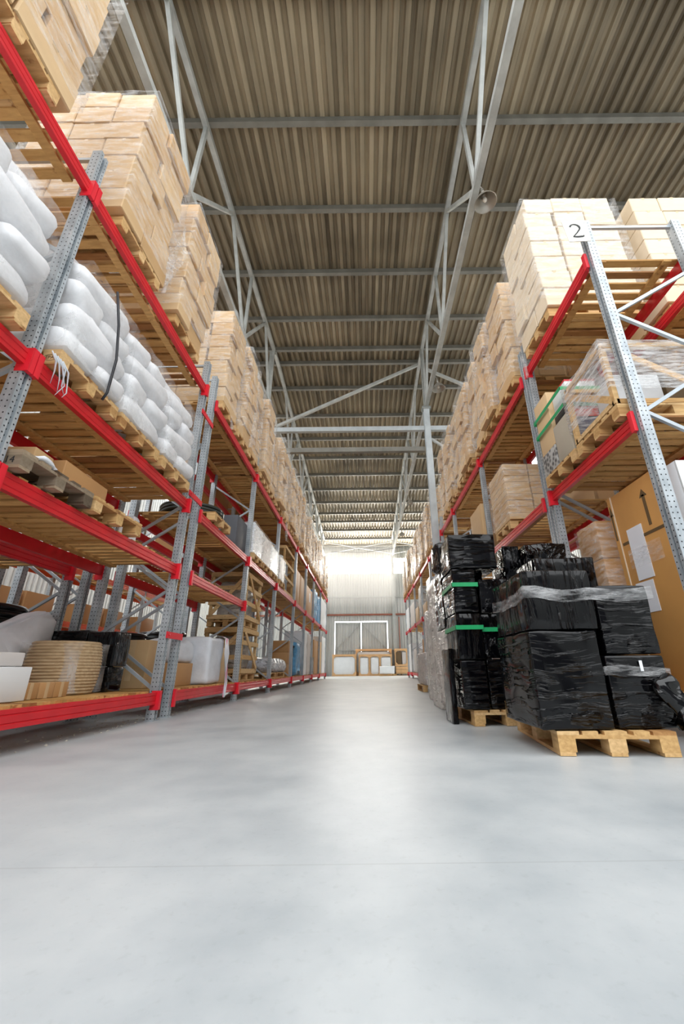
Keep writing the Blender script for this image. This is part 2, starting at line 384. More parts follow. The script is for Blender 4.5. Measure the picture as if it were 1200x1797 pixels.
# purlins
PY = [3.58, 5.58, 7.57, 9.58, 11.52, 13.11, 13.96, 15.5, 17.51, 19.5, 21.45, 23.4, 25.4, 27.4, 29.3, 30.9, 32.7, 34.7, 36.4]
ords = 'first second third fourth fifth sixth seventh eighth ninth tenth eleventh twelfth thirteenth fourteenth fifteenth sixteenth seventeenth eighteenth nineteenth twentieth twenty-first twenty-second twenty-third twenty-fourth twenty-fifth twenty-sixth twenty-seventh twenty-eighth twenty-ninth thirtieth'.split()
for i, y in enumerate(PY):
    z = zc(y)-.005
    prof = [(y-.06, z), (y-.06, z-.17), (y+.06, z-.17), (y+.06, z-.155), (y-.045, z-.155), (y-.045, z-.015), (y+.05, z-.015), (y+.05, z)]
    o = MB().prism([(p[0], p[1]) for p in prof], 0, -CX, CX)
    tag(o.build('roof_purlin', M['purlin']), f'steel roof purlin under the corrugated sheets, {ords[i]} counted from the front', 'purlin')

# trusses along the aisle
def truss(x, ya, yb, tops, bots, label, zb=9.95):
    r = empty('roof_truss', (x, ya, zb)); tag(r, label, 'truss')
    def P(y, z): return (0, y-ya, z-zb)
    MB().bar(P(ya, zb), P(yb, zb), .14, .14).build('bottom_chord', M['truss'], r)
    mb = MB(); pts = [ya]+([RIDGE] if ya < RIDGE < yb else [])+[yb]
    for a, b in zip(pts, pts[1:]): mb.bar(P(a, zc(a)-.25), P(b, zc(b)-.25), .12, .14)
    mb.build('top_chord', M['truss'], r)
    for b in bots:
        for t in tops:
            if abs(t-b) < 2.6: MB().bar(P(b, zb), P(t, zc(t)-.25), .085, .085).build('web_member', M['truss'], r)
    return r
def rng(a, b, s):
    o = []; v = a
    while v <= b+1e-6: o.append(v); v += s
    return o
t1 = [2.5, 3.58, 5.58, 7.57, 9.58, 11.52, 12.95]; b1 = [2.5, 5.5, 9.5, 12.9]
t2 = [13.25, 15.5, 17.51, 19.5, 21.45, 23.4, 25.4, 27.4, 29.3, 30.9, 32.7, 34.6]; b2 = [17.5, 21.5, 25.4, 29.3, 32.7]
TXL, TXR = -3.62, 2.42
truss(TXR, 2.35, 12.96, t1, b1, 'long grey lattice truss overhead right of the aisle, nearer span')
truss(TXR, 13.14, 34.7, t2, b2, 'long grey lattice truss right of the aisle, farther span beyond the column')
truss(TXL, 2.35, 12.96, t1, b1, 'long grey lattice truss over the left racks, nearer span')
truss(TXL, 13.14, 34.7, t2, b2, 'long grey lattice truss over the left racks, farther span')
def column(x, label):
    r = empty('roof_column', (x, 13.05, 0)); tag(r, label, 'column')
    mb = MB()
    mb.box(-.11, .11, -.1, -.085, 0, 9.78).box(-.11, .11, .085, .1, 0, 9.78).box(-.008, .008, -.085, .085, 0, 9.78)
    mb.build('shaft', M['col'], r)
    MB().box(-.16, .16, -.14, .14, 9.78, 9.82).box(-.16, .16, -.14, .14, 9.84, 9.88).build('cap_plate', M['steel'], r)
    MB().box(-.07, .07, -.07, .07, 9.88, zc(13)-.3).build('king_post', M['truss'], r)
    MB().box(-.16, .16, -.16, .16, 0, .02).build('base_plate', M['steel'], r)
column(2.4, 'pale steel column standing before the right rack, roof truss resting on it')
column(-3.72, 'pale steel column behind the left rack boxes under the roof truss')
o = MB().box(-3.6, 2.28, 12.98, 13.12, 8.86, 9.04).box(2.52, 8.3, 12.98, 13.12, 8.86, 9.04)
tag(o.build('tie_beam', M['col']), 'light grey horizontal tie beam across the aisle at column tops', 'beam')
o = MB().box(-3.6, 2.28, 13.2, 13.36, 8.1, 8.28)
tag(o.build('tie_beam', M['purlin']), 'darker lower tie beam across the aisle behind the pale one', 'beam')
o = MB().bar((-3.3, 13.05, 9.12), (2.2, 13.05, 11.95), .1, .1); tag(o.build('knee_brace', M['truss']), 'long diagonal brace rising rightward above the tie beam', 'brace')
o = MB().bar((2.6, 13.05, 11.7), (7.2, 13.05, 9.15), .1, .1); tag(o.build('knee_brace', M['truss']), 'diagonal brace falling rightward beyond the column top', 'brace')
o = MB().bar((2.52, 13.05, 8.5), (3.3, 13.05, 7.9), .08, .08); tag(o.build('knee_brace', M['truss']), 'short diagonal strut on right side of the column below tie beam', 'brace')
mb = MB().tube([(-2.3, 26.6, 8.0), (0, 26.2, 7.82), (2.36, 25.5, 7.95)], .012, 5)
tag(mb.build('slack_cable', M['strap']), 'thin cable sagging across the far end of the aisle', 'cable')

# lamps
def lamp(x, y, label):
    r = empty('pendant_lamp', (x, y, 9.6)); tag(r, label, 'lamp', None)
    MB().tube([(0, 0, .3), (0, 0, .16)], .03, 10).tube([(0, 0, .16), (0, 0, .08)], [.03, .06], 10).build('lamp_neck', M['lampm'], r)
    MB().tube([(0, 0, .3), (.005, .02, .38), (-.06, 0, .42)], .012, 6).build('hanger_rod', M['lampm'], r)
    prof = [(.05, .14), (.1, .1), (.16, .04), (.225, -.08), (.235, -.09), (.225, -.085), (.15, .03), (.09, .09), (.04, .12)]
    s = MB().lathe(prof, 28).build('lamp_shade', M['lampm'], r)
    MB().lathe([(.001, -.06), (.03, -.05), (.045, -.02), (.04, .03), (.025, .07), (.02, .12)], 16).build('bulb', M['bulb'], r)
    r.rotation_euler = (R(4), R(-6), 0)
lamp(2.57, 5.48, 'bell shaped grey lamp with bulb hanging from the truss, nearest one')
lamp(2.6, 11.45, 'bell shaped grey lamp on a thin rod near the column top')
lamp(2.65, 21.9, 'small bell lamp under the truss, far beyond the tie beam')
lamp(2.68, 27.8, 'farthest bell lamp under the truss near the bright window')

# ------------------------------------------------------------------ pallet racks
POSTM = {}; BRM = {}
def post_mesh(h):
    k = round(h, 2)
    if k not in POSTM:
        pts = [(-.045, -.05), (.045, -.05), (.045, -.014), (.018, -.014), (.018, .014), (.045, .014), (.045, .05), (-.045, .05)]
        POSTM[k] = MB().prism(pts, 2, 0, h).mesh('post', M['post'])
    return POSTM[k]
def beam_mesh(L, h=.13, mat='red'):
    # profile in (x out, z); two pressed grooves on the face
    pts = [(-.025, 0), (.025, 0), (.025, .03), (.019, .036), (.025, .042), (.025, h-.042), (.019, h-.036), (.025, h-.03), (.025, h), (-.025, h)]
    me = MB().prism([(p[0], p[1]) for p in pts], 1, 0, L).mesh('beam', M[mat]); return me
CONN = MB().box(.02, .053, -.046, .0, -.06, .15).box(-.05, .053, -.003, .004, -.06, .15).mesh('connector', M['redconn'])
def deck_mesh(L, D, seed):
    r = random.Random(seed); mb = MB(); n = int(L/.138); p = L/n
    for i in range(n):
        w = .078+r.random()*.018; y = i*p+p/2-w/2
        if r.random() < .03: continue
        mb.box(.0, D+r.random()*.03, y, y+w, .0, .022)
    for x in (.1, D-.2): mb.box(x, x+.09, 0.02, L-.02, -.03, 0)
    return mb.mesh('shelf_deck', M['slat'])
def rack(label, xf, side, posts, levels, D=1.05, H=5.32, conn=True, beammat='red', heights=None):
    """side -1: rack extends to -x from xf (front faces +x); +1 the mirror."""
    rt = empty('pallet_rack', (xf, posts[0], 0), 0 if side < 0 else math.pi); tag(rt, label, 'pallet rack', None)
    sg = 1 if side < 0 else -1
    def ly(y): return (y-posts[0])*sg          # local y after the half-turn
    pm = post_mesh(H)
    for k, y in enumerate(posts):
        for x in (-.045, -D+.045):
            p = link('post', pm, rt, (x, ly(y), 0), (0, 0, 0 if x > -.2 else math.pi))
            if conn: MB().box(-.06, .06, -.07, .07, 0, .008).build('foot_plate', M['brace'], p)
        z = .35; up = True
        a, b = -.085, -D+.085
        bars = [((a, 0, H-.06), (b, 0, H-.06)), ((a, 0, .18), (b, 0, .18))]
        while z+.62 < H-.45:
            bars.append(((a if up else b, 0, z), (b if up else a, 0, z+.6))); z += .6; up = not up
        for q, (u_, v_) in enumerate(bars):
            if (q, round(D, 3), round(H, 2), q > 1) not in BRM: BRM[(q, round(D, 3), round(H, 2), q > 1)] = MB().bar(u_, v_, .03, .035).mesh('brace', M['brace'])
            link('brace', BRM[(q, round(D, 3), round(H, 2), q > 1)], rt, (0, ly(y), 0))
    for k, (a, b) in enumerate(zip(posts, posts[1:])):
        lv = levels(k) if callable(levels) else levels
        y0, y1 = ly(a), ly(b)
        ya = min(y0, y1)+.05; L = abs(y1-y0)-.1
        bm = beam_mesh(L, .13, beammat)
        for z in lv:
            for x in (-.0, -D+.0):
                o = link('beam', bm, rt, (x+(-.02 if x > -.2 else .02), ya, z-.13), (0, 0, 0))
                if x < -.2: o.rotation_euler = (0, 0, math.pi); o.location.y = ya+L
                if conn:
                    c1 = link('connector', CONN, o, (.012, 0, 0)); c2 = link('connector', CONN, o, (.012, L, 0), (0, 0, 0), (1, -1, 1))
            o = link('shelf_deck', deck_mesh(L, D-.08, k*7+int(z*10)+int(abs(xf)*10)), rt, (-D+.04, ya, z))
            o.name = 'shelf_deck'
    return rt
LV = [L0, L1, L2, L3]
DL = 1.03
rack('red and galvanised pallet rack at left holding white bags, nearest section', -2.53, -1, [-.5, 2.45, 5.36], LV, DL)
PB = [5.72, 8.56, 11.45, 14.62, 17.3, 20.05, 23.2, 26.8]
rack('long red pallet rack on the left running to the end wall, beyond the double post', -2.53, -1, PB, lambda k: LV if k == 0 else [L0, L2, L3], DL)
rack('second row of red racks standing behind the nearest left rack', -3.95, -1, [-.5, 2.45, 5.36], [L0, L1, L2], 1.05, 5.0, True)
rack('second row of red racks standing behind the long left rack', -3.95, -1, [5.72, 8.56, 11.45, 14.62, 17.3], [L0, L2, L3], 1.05, 5.2, False)
rack('orange pallet rack across the next aisle, seen through the left shelves', -7.6, -1, [2.0, 5.0, 8.0, 11.0, 14.0, 17.0], [.3, 1.75, 3.1], 1.05, 4.6, False, 'orange')
R3_, R2_ = 4.83, 2.74
PR = [3.17, 5.03, 7.95, 10.9]
rack('red and galvanised pallet rack on the right with the numbered end post', 2.52, 1, [3.17, 5.03], [L0, R2_, R3_], 1.12)
rack('red pallet rack on the right beyond the first bay, behind black parcels', 2.54, 1, [5.22, 7.95, 10.9, 12.85], [L0, R2_, R3_], 1.1)
rack('far red pallet rack on the right beyond the pale column', 2.62, 1, [13.36, 16.3, 19.2, 22.1, 25.0, 27.3], [L0, R2_, R3_], 1.1, 5.3)
rack('second row of red racks backing onto the right rack', 3.95, 1, [3.17, 5.03, 7.95], [L0, R2_, R3_], 1.1, 5.2, False)
# link plates between the double posts
for i, z in enumerate((.98, 2.95, 4.35)):
    tag(MB().box(-2.53, -2.515, 5.31, 5.77, z-.04, z+.04).tube([(-2.512, 5.36, z), (-2.505, 5.36, z)], .014, 6).build('link_plate', M['redconn']),
        ['small red plate joining the double posts low down', 'red plate joining the double posts beside the bag shelf', 'red plate joining the double posts near the top shelf'][i], 'plate')

# ------------------------------------------------------------------ pallets
def make_pallet(mat, near=True, W=.80):
    r = empty('wooden_pallet', (0, 0, 0))
    t = MB(); h = W/2
    for k in range(5):
        w = .14 if k in (0, 2, 4) else .1; y = -h+w/2+(2*h-w)*k/4
        t.box(-.6, .6, y-w/2, y+w/2, .122, .144)
    for x in (-.6, -.0725, .455): t.box(x, x+.145, -h, h, .1, .122)
    t.build('top_deck', mat, r)
    b = MB()
    for y in (-h, -.05, h-.1): b.box(-.6, .6, y, y+.1, 0, .022)
    b.build('bottom_deck', mat, r)
    bl = MB().box(-.07, .07, -.055, .055, 0, .078).mesh('block', mat)
    for x in ((-.53, 0, .53) if near else (-.53, .53)):
        for y in (-h+.055, 0, h-.055): link('block', bl, r, (x, y, .022))
    return r
PAL = {'g': make_pallet(M['pal'], True, .74), 'n': make_pallet(M['pal']), 'o': make_pallet(M['palold']), 'f': make_pallet(M['pal'], False)}
used = set()
def pallet(kind, x, y, z, label, rz=0.0, group='wooden pallets on the racks'):
    if kind in used: o = copy_tree(PAL[kind])
    else: o = PAL[kind]; used.add(kind)
    o.location = (x, y, z+.003); o.rotation_euler = (0, 0, rz); tag(o, label, 'pallet', group); return o

# ------------------------------------------------------------------ cartons
def unit_box(name, mat, bev=.02):
    bm = bmesh.new(); bmesh.ops.create_cube(bm, size=1)
    bmesh.ops.bevel(bm, geom=bm.edges[:], offset=bev, segments=1, affect='EDGES')
    me = bpy.data.meshes.new(name); bm.to_mesh(me); bm.free(); me.materials.append(mat); return me
UC = {k: unit_box('carton_'+k, M[k]) for k in ('card', 'cardpale', 'cardbrown')}
TAPE = MB().box(-.505, .505, -.06, .06, .497, .503).box(-.5025, -.499, -.045, .045, .38, .5).box(.499, .5025, -.045, .045, .38, .5).mesh('tape', M['tape'])
TAPEY = MB().box(-.07, .07, -.505, .505, .497, .503).box(-.045, .045, -.5025, -.499, .38, .5).box(-.045, .045, .499, .5025, .38, .5).mesh('tape', M['tape'])
ncart = [0]
def carton(cx, cy, z, dx, dy, dz, label, group, mat='card', rz=0.0, tape=True):
    ncart[0] += 1
    o = link('cardboard_carton', UC[mat], None, (cx, cy, z+dz/2), (0, 0, rz), (dx, dy, dz))
    tag(o, label, 'carton', group)
    if tape: link('tape', TAPE if dx >= dy else TAPEY, o)
    return o
LAY = ['bottom layer', 'second layer', 'third layer', 'fourth layer', 'fifth layer', 'sixth layer', 'top layer', 'topmost layer']
def carton_load(phrase, side, xf, y0, y1, z0, nl, mode, seed, mat='card', h=.3, nx=3, tape=True, ny=2, gap=.004, short=None):
    r = random.Random(seed); w = y1-y0; grp = f'cartons of the {phrase}'
    for k in range(nl):
        z = z0+k*h; hh = h-.006
        sp = .5+(.1 if k % 2 else -.08)+r.uniform(-.03, .03) if ny == 2 else 0
        cuts = [0, sp, 1] if ny == 2 else [0, 1]
        ln = LAY[k] if k < nl-1 else 'top layer'
        for j in range(len(cuts)-1):
            a, b = y0+w*cuts[j], y0+w*cuts[j+1]
            dep = .8 if mode == 'front' else .42
            push = (r.uniform(-.035, .03) if mode == 'full' else r.uniform(-.075, .05)) - (.05 if r.random() < .15 else 0)
            x = xf+push*(-side)
            carton(x+side*dep/2, (a+b)/2+r.uniform(-.01, .01), z, dep-.01, (b-a)-gap-.01, hh,
                   f'tan carton, {ln}, aisle side, {"nearer" if j == 0 else "farther"} one, {phrase}', grp, mat, r.uniform(-.012, .012), tape)
        if mode == 'full':
            for i in range(1, nx):
                x0 = xf+side*(.43*i+.01); dyy = w*.5
                carton(x0+side*.21, y0+dyy/2+r.uniform(-.012, .015), z, .425, dyy, hh,
                       f'tan carton, {ln}, near end, {["", "second", "third"][i]} inward, {phrase}', grp, mat, r.uniform(-.01, .01), tape)
def film_shell(xc, yc, wx, wy, z0, z1, label, seed, mat='film', amp=.012, name='stretch_film', top=False, nz=10, group=None, xin=0):
    if xin: xc = xc-xin*.62+xin*(wx/2-.045)
    mb = MB(); vs = []; fs = []; per = []
    nx_, ny_ = max(4, int(wx/.09)), max(4, int(wy/.09))
    for i in range(nx_): per.append((-wx/2+wx*i/nx_, -wy/2))
    for i in range(ny_): per.append((wx/2, -wy/2+wy*i/ny_))
    for i in range(nx_): per.append((wx/2-wx*i/nx_, wy/2))
    for i in range(ny_): per.append((-wx/2, wy/2-wy*i/ny_))
    n = len(per); h = z1-z0
    for k in range(nz+1):
        z = h*k/nz
        for x, y in per:
            d = abs(noise.noise(Vector((x*3+seed*5, y*3, z*5))))*amp+abs(noise.noise(Vector((x*9, y*9+seed, z*14))))*amp*.6
            s = 1+d/max(.2, math.hypot(x, y))
            vs.append((x*s, y*s, z+(noise.noise(Vector((x*4, y*4, seed)))*.04 if k in (0, nz) else 0)))
    for k in range(nz):
        for i in range(n):
            fs.append((k*n+i, k*n+(i+1) % n, (k+1)*n+(i+1) % n, (k+1)*n+i))
    if top:
        vs.append((0, 0, h-.01)); c = len(vs)-1
        fs += [(nz*n+i, nz*n+(i+1) % n, c) for i in range(n)]
    mb.add(vs, fs, True)
    o = mb.build(name, M[mat]); o.location = (xc, yc, z0); tag(o, label, 'plastic film', group); return o

PZ = .147
# --- left top shelf loads
XL = -2.46
def ordl(i, side): return f'{ords[i]} {side} top-shelf load'
XO = [0, 0, .02, -.02, .05, -.05, .03, -.04, .05, -.02, .04]
LT = [(.95, 1.98), (2.72, 3.68), (3.98, 4.92), (5.92, 6.74), (6.86, 7.6), (7.72, 8.44), (8.68, 9.46), (9.62, 10.36), (10.54, 11.33), (11.58, 12.36), (12.54, 13.36)]
for i, (a, b) in enumerate(LT):
    ph = ordl(i, 'left'); md = 'full' if i in (1, 2, 3) else 'front'
    nl = [7, 7, 7, 7, 7, 7, 7, 6, 7, 7, 7][i]
    xl = XL+XO[i]
    carton_load(ph, -1, xl, a, b, L3+.022+PZ+.006, nl, md, 11+i, 'card', .3, 3 if i in (1, 3) else 2, i < 6)
    pallet('n' if i < 4 else 'f', XL-.02-.6, (a+b)/2, L3+.022, f'pale wooden pallet under the {ph}')
    if i >= 0:
        film_shell(xl-.62, (a+b)/2, 1.4 if md == 'full' else 1.0, b-a+.05, L3+.24, L3+.15+nl*.3, f'clear stretch film around the {ph}', i, 'film' if i < 4 else 'filmw', .007 if i < 4 else .016, xin=-1)
# --- right top shelf loads
XR = 2.44
RT = [(3.98, 4.88), (5.36, 6.2), (6.28, 7.05), (7.12, 7.84), (8.1, 8.95), (9.05, 9.9), (10.0, 10.78), (11.05, 11.9)]
for i, (a, b) in enumerate(RT):
    ph = ordl(i, 'right'); md = 'full' if i in (0, 1) else 'front'
    nl = 7; xf = XR+[-.02, .02, -.04, .03, -.02, .04, -.03, .03][i]
    carton_load(ph, 1, xf, a, b, L3+.022+PZ+.006, nl, md, 31+i, 'cardpale' if i == 0 else 'card', .305 if i == 0 else .3, [3, 2, 1, 1, 1, 1, 1, 1][i], i < 4)
    pallet('n' if i < 3 else 'f', XR+.62, (a+b)/2, L3+.022, f'pale wooden pallet under the {ph}')
    film_shell(xf+.62, (a+b)/2, 1.42 if i == 0 else 1.0, b-a+.05, L3+.24, L3+.15+nl*.3, f'clear stretch film around the {ph}', 20+i, 'film' if i < 2 else 'filmw', .007 if i < 2 else .012, xin=1)
for k in range(7):
    for i in range(3):
        carton(4.02+.43*i+.21, 4.22+rnd.uniform(-.012, .012), L3+.178+k*.3, .42, .5, .292, f'pale carton, {LAY[k] if k<6 else "top layer"}, {["first","second","third"][i]} across, load behind the nearest right top-shelf load', 'cartons of the load on the second right row', 'cardpale', 0, True)
pallet('n', 4.66, 4.4, L3+.022, 'pale wooden pallet on the second right row behind the number plate load')
# --- farther loads: one mass of small cartons, with film and pallets
mb = MB(); rr = random.Random(5); far = []
def bay_loads(side, xf, posts, skip=0):
    for p, q in zip(posts, posts[1:]):
        wd = (q-p-.2-.3)/3
        for j in range(3):
            a = p+.1+j*(wd+.15)
            if a > skip: far.append((side, xf+rr.uniform(-.07, .07), a, a+wd*rr.uniform(.88, 1), rr.choice((6, 7, 7))))
bay_loads(-1, XL, PB[2:], 13.45)
bay_loads(1, 2.56, [13.36, 16.3, 19.2, 22.1, 25.0, 27.3])
for side, xf, a, b, nl in far:
    for k in range(nl):
        c = a+(b-a)*rr.uniform(.42, .58)
        for (p, q) in ((a, c-.006), (c+.006, b)):
            x0 = xf+side*rr.uniform(-.03, .1); x1 = xf+side*1.0; z = L3+.178+k*.3
            mb.box(min(x0, x1), max(x0, x1), p, q, z, z+.29)
tag(mb.build('stacked_cartons', M['card']), 'many more tan cartons stacked on the far top shelves', 'cartons', None, 'stuff')
nl_ = sum(1 for f_ in far if f_[0] < 0)
for i, (side, xf, a, b, nl) in enumerate(far):
    ph = ordl(11+i if side < 0 else 8+i-nl_, 'left' if side < 0 else 'right')
    film_shell(xf+side*.53, (a+b)/2, 1.14, b-a+.05, L3+.2, L3+.17+nl*.3+.02, f'film whitened with painted glare round the {ph}, farther away', 40+i, 'filmw', .014, nz=6)
    pallet('f', xf+side*.6, a+.43, L3+.022, f'small pallet under the {ph}, farther away')

# ------------------------------------------------------------------ sacks of granulate on the left middle shelf
def bag_mesh(L, W, H, seed):
    vs = []; fs = []; nu, nv = 28, 18
    def sp(c, e): return math.copysign(abs(c)**e, c)
    for j in range(nv+1):
        ph = -math.pi/2+math.pi*j/nv
        for i in range(nu):
            th = 2*math.pi*i/nu
            x = L/2*sp(math.cos(ph), .55)*sp(math.cos(th), .42); y = W/2*sp(math.cos(ph), .55)*sp(math.sin(th), .42); z = H/2*sp(math.sin(ph), .8)
            q = Vector((x, y, z))
            d = noise.noise(q*4+Vector((seed*3, 0, seed)))*.055+noise.noise(q*14+Vector((seed, seed*2, 0)))*.012-abs(noise.noise(q*9+Vector((0, seed, 0))))*.012
            vs.append(q*(1+d/max(.12, q.length)))
    for j in range(nv):
        for i in range(nu): fs.append((j*nu+i, j*nu+(i+1) % nu, (j+1)*nu+(i+1) % nu, (j+1)*nu+i))
    return MB().add(vs, fs, True).mesh('sack', M['bag'])
BAGW = [bag_mesh(.82, .45, .285, s) for s in (1, 2, 3)]; BAGL = [bag_mesh(.55, .88, .285, s) for s in (4, 5, 6)]
bl = [(.5, 1.38, 'the sack pallet left of frame start'), (1.38, 2.3, 'the sack pallet before the left numbered post'), (2.56, 3.38, 'the strapped sack pallet'), (3.42, 4.24, 'the middle sack pallet'), (4.3, 5.12, 'the sack pallet beside the double post')]
names = ['first', 'second', 'third', 'fourth', 'fifth']
for i, (a, b, ph) in enumerate(bl):
    if i == 0: continue
    c = (a+b)/2; z0 = L2+.022+PZ+.004
    pn = ['', 'nearest sack pallet', 'strapped sack pallet', 'third sack pallet', 'farthest sack pallet'][i]
    r = random.Random(50+i)
    for k in range(4 if i != 2 else 4):
        z = z0+.135+k*.262; ins = .0 if k < 3 else .05
        if (k+i) % 2 == 0:
            for j in (0, 1):
                o = link('white_sack', BAGW[(k+i+j) % 3], None, (-2.42-.41-ins+r.uniform(-.03, .03), c+(-.215 if j == 0 else .215), z), (r.uniform(-.04, .04), r.uniform(-.04, .04), r.uniform(-.05, .05)))
                tag(o, f'white granulate sack, {LAY[k]}, {"nearer" if j == 0 else "farther"} one of two, on the {pn}', 'sack', f'white sacks on the {pn}')
        else:
            o = link('white_sack', BAGL[(k+i) % 3], None, (-2.42-.28-ins+r.uniform(-.02, .02), c, z), (r.uniform(-.03, .03), r.uniform(-.04, .04), r.uniform(-.04, .04)))
            tag(o, f'long white granulate sack lying along the aisle, {LAY[k]}, on the {pn}', 'sack', f'white sacks on the {pn}')
    o = link('white_sack', BAGW[i % 3], None, (-2.52-.41, c+.02, z0+.135+4*.262), (.03, -.05, 1.5), (1, 1, .95)); tag(o, f'white granulate sack lying crosswise on top of the {pn}', 'sack', f'white sacks on the {pn}')
    film_shell(-2.86, c, .88, b-a-.02, z0+.02, z0+1.0, f'shiny clear film round the sacks of the {pn}', 90+i, 'filmb', .018, nz=14)
    p = pallet('n', -2.44-.6, c, L2+.022, f'wooden pallet under the white sacks, {pn}', 0, None)
    if i == 2:
        def text_mesh(s, size, mat, extr=.0006):
            cu = bpy.data.curves.new('t', 'FONT'); cu.body = s; cu.size = size; cu.extrude = extr; cu.align_x = 'CENTER'; cu.align_y = 'CENTER'
            ob = bpy.data.objects.new('t', cu); C.objects.link(ob)
            dg = bpy.context.evaluated_depsgraph_get(); me = bpy.data.meshes.new_from_object(ob.evaluated_get(dg))
            bpy.data.objects.remove(ob); me.materials.clear(); me.materials.append(mat); return me
        blk = [q for q in p.children if q.name.startswith('block')]
        q = [q for q in blk if q.location.x > .4 and q.location.y < -.2][0]
        link('stamp', text_mesh('EPAL', .042, M['stampink']), q, (0, -.0565, .039), (math.pi/2, 0, 0))
        ring = MB()
        pts = [(.058*math.cos(t), -.0562, .039+.03*math.sin(t)) for t in [2*math.pi*k/28 for k in range(29)]]
        ring.tube(pts, .0016, 5).build('stamp_ring', M['stampink'], q)
st = MB().tube([(-2.395, 2.9, 4.02), (-2.375, 3.0, 3.7), (-2.37, 3.08, 3.35), (-2.39, 3.1, 2.98), (-2.42, 3.1, 2.9)], .012, 6)
tag(st.build('black_strap', M['strap']), 'thin black strap running down the side of the strapped sack pallet', 'strap')
rg = MB()
for k in range(5):
    a = 2.5+.035*k
    rg.tube([(-2.43, 2.48+.03*k, 2.9), (-2.44, a+.05, 2.86), (-2.475, a+.1+.03*(k % 3), 2.80-.02*k), (-2.495, a+.12+.05*(k % 2), 2.70-.03*(k % 3))], [.006, .008, .005, .002], 6)
tag(rg.build('torn_rag', M['clothp']), 'torn white rag strings hanging over the red beam by the stamped pallet', 'rag')

# ------------------------------------------------------------------ lower left shelf
p = pallet('o', -2.44-.6, 2.93, L1+.022, 'weathered grey pallet with painted number on the left low shelf', 0, None)
blk = [q for q in p.children if q.name.startswith('block') and q.location.x > .4 and q.location.y < -.2][0]
link('painted_number', text_mesh('14', .075, M['ink']), blk, (-.01, -.0565, .039), (math.pi/2, 0, 0))
pallet('n', -2.44-.6, 3.77, L1+.022, 'newer pale pallet beside the weathered one on left low shelf', 0, None)
ZP = L1+.022+PZ+.004
def rbox(name, label, cat, x0, x1, y0, y1, z0, z1, mat, rz=0.0, bev=.008, sub=0, amp=0.0, fr=4, seed=0, group=None, sag=0.0, parent=None):
    me = round_box(x1-x0, y1-y0, z1-z0, bev, 2, sub, amp, fr, seed, name, M[mat], True, sag)
    o = link(name, me, parent, ((x0+x1)/2, (y0+y1)/2, z0), (0, 0, rz))
    if label: tag(o, label, cat, group)
    return o
def tape_strip(o, x0, x1, y0, y1, z0, z1, mat='tape', name='tape'):
    return MB().box(x0, x1, y0, y1, z0, z1).build(name, M[mat], o)
def band(o, dx, dy, z, h, mat='green', e=.006, name='tape_band'):
    mb = MB(); X, Y = dx/2+e, dy/2+e
    mb.box(-X, X, -Y, -Y+.004, z, z+h).box(-X, X, Y-.004, Y, z, z+h).box(-X, -X+.004, -Y, Y, z, z+h).box(X-.004, X, -Y, Y, z, z+h)
    return mb.build(name, M[mat], o)
o = rbox('cardboard_carton', 'flat tan carton taped with clear film on the two low shelf pallets', 'carton', -3.05, -2.7, 3.22, 3.88, ZP, ZP+.29, 'cardbrown', .03)
tape_strip(o, -.178, .178, -.04, .04, .288, .293)
rbox('cardboard_carton', 'small tan carton on the weathered pallet at back', 'carton', -3.02, -2.74, 2.93, 3.15, ZP, ZP+.26, 'card', .05)
rbox('crumpled_rag', 'grey crumpled rag lying on the weathered pallet', 'rag', -2.66, -2.47, 2.7, 2.94, ZP, ZP+.05, 'clothp', .3, .02, 18, .035, 9, 3)
rbox('paper_bag', 'small white bag on the left low shelf beyond the newer pallet', 'bag', -3.06, -2.9, 4.72, 4.92, L1+.025, L1+.5, 'white', .2, .02, 14, .015, 7, 2)

ZB = L0+.025
rbox('white_carton', 'plain white carton, lower of two at the left edge of bottom shelf', 'carton', -3.3, -2.8, 2.95, 3.62, ZB, ZB+.26, 'whitebox')
rbox('white_carton', 'flat off-white carton on top of the plain white one', 'carton', -3.3, -2.84, 2.95, 3.56, ZB+.265, ZB+.37, 'offw', .03)
for k in range(3):
    o = rbox('small_carton', f'small tan taped carton in front of the rope coil, {["nearest","middle","farthest"][k]} of three', 'carton', -3.12, -2.9, 3.7+.19*k, 3.88+.19*k, ZB, ZB+.13, 'cardbrown', 0, .004, 0, 0, 4, 0, 'small tan cartons before the rope coil')
    tape_strip(o, -.112, .112, -.02, .02, -.001, .132)
# rope coil: ridged barrel
prof = []; turns = 17; Hc = .52
for k in range(turns*8+1):
    u = k/(turns*8); z = Hc*u
    prof.append((.295+.045*math.sin(math.pi*min(1, max(0, u)))**.6+.010*abs(math.sin(math.pi*turns*u)), z))
prof = [(.14, 0.0)]+prof+[(.14, Hc), (.13, .02)]
o = MB().lathe(prof, 48, closed=True).build('rope_coil', M['rope']); o.location = (-3.24, 4.6, ZB); tag(o, 'big coil of natural beige rope wrapped in clear film on the bottom shelf', 'rope coil')
film_shell(-3.24, 4.6, .56, .56, ZB+.01, ZB+.5, 'clear film wrapped around the beige rope coil', 7, 'filmb', .01)
def parcel(label, x0, x1, y0, y1, z0, z1, mat='black', seed=0, amp=.012, rz=0.0, bev=.012, name='black_parcel', group=None, sag=0.0, cat='parcel', sub=14):
    return rbox(name, label, cat, x0, x1, y0, y1, z0, z1, mat, rz, bev, sub, amp, 5, seed, group, sag)
parcel('black wrapped parcel, lower one under the taller on left bottom shelf', -3.4, -2.96, 4.96, 5.28, ZB, ZB+.27, 'black', 1, .008)
parcel('black wrapped parcel, upper one right of the rope coil on left bottom shelf', -3.28, -2.94, 4.95, 5.28, ZB+.275, ZB+.66, 'blackv', 2, .008)
parcel('black wrapped parcel behind the rope coil on left bottom shelf', -3.73, -3.3, 4.97, 5.26, ZB+.275, ZB+.68, 'black', 3, .008)
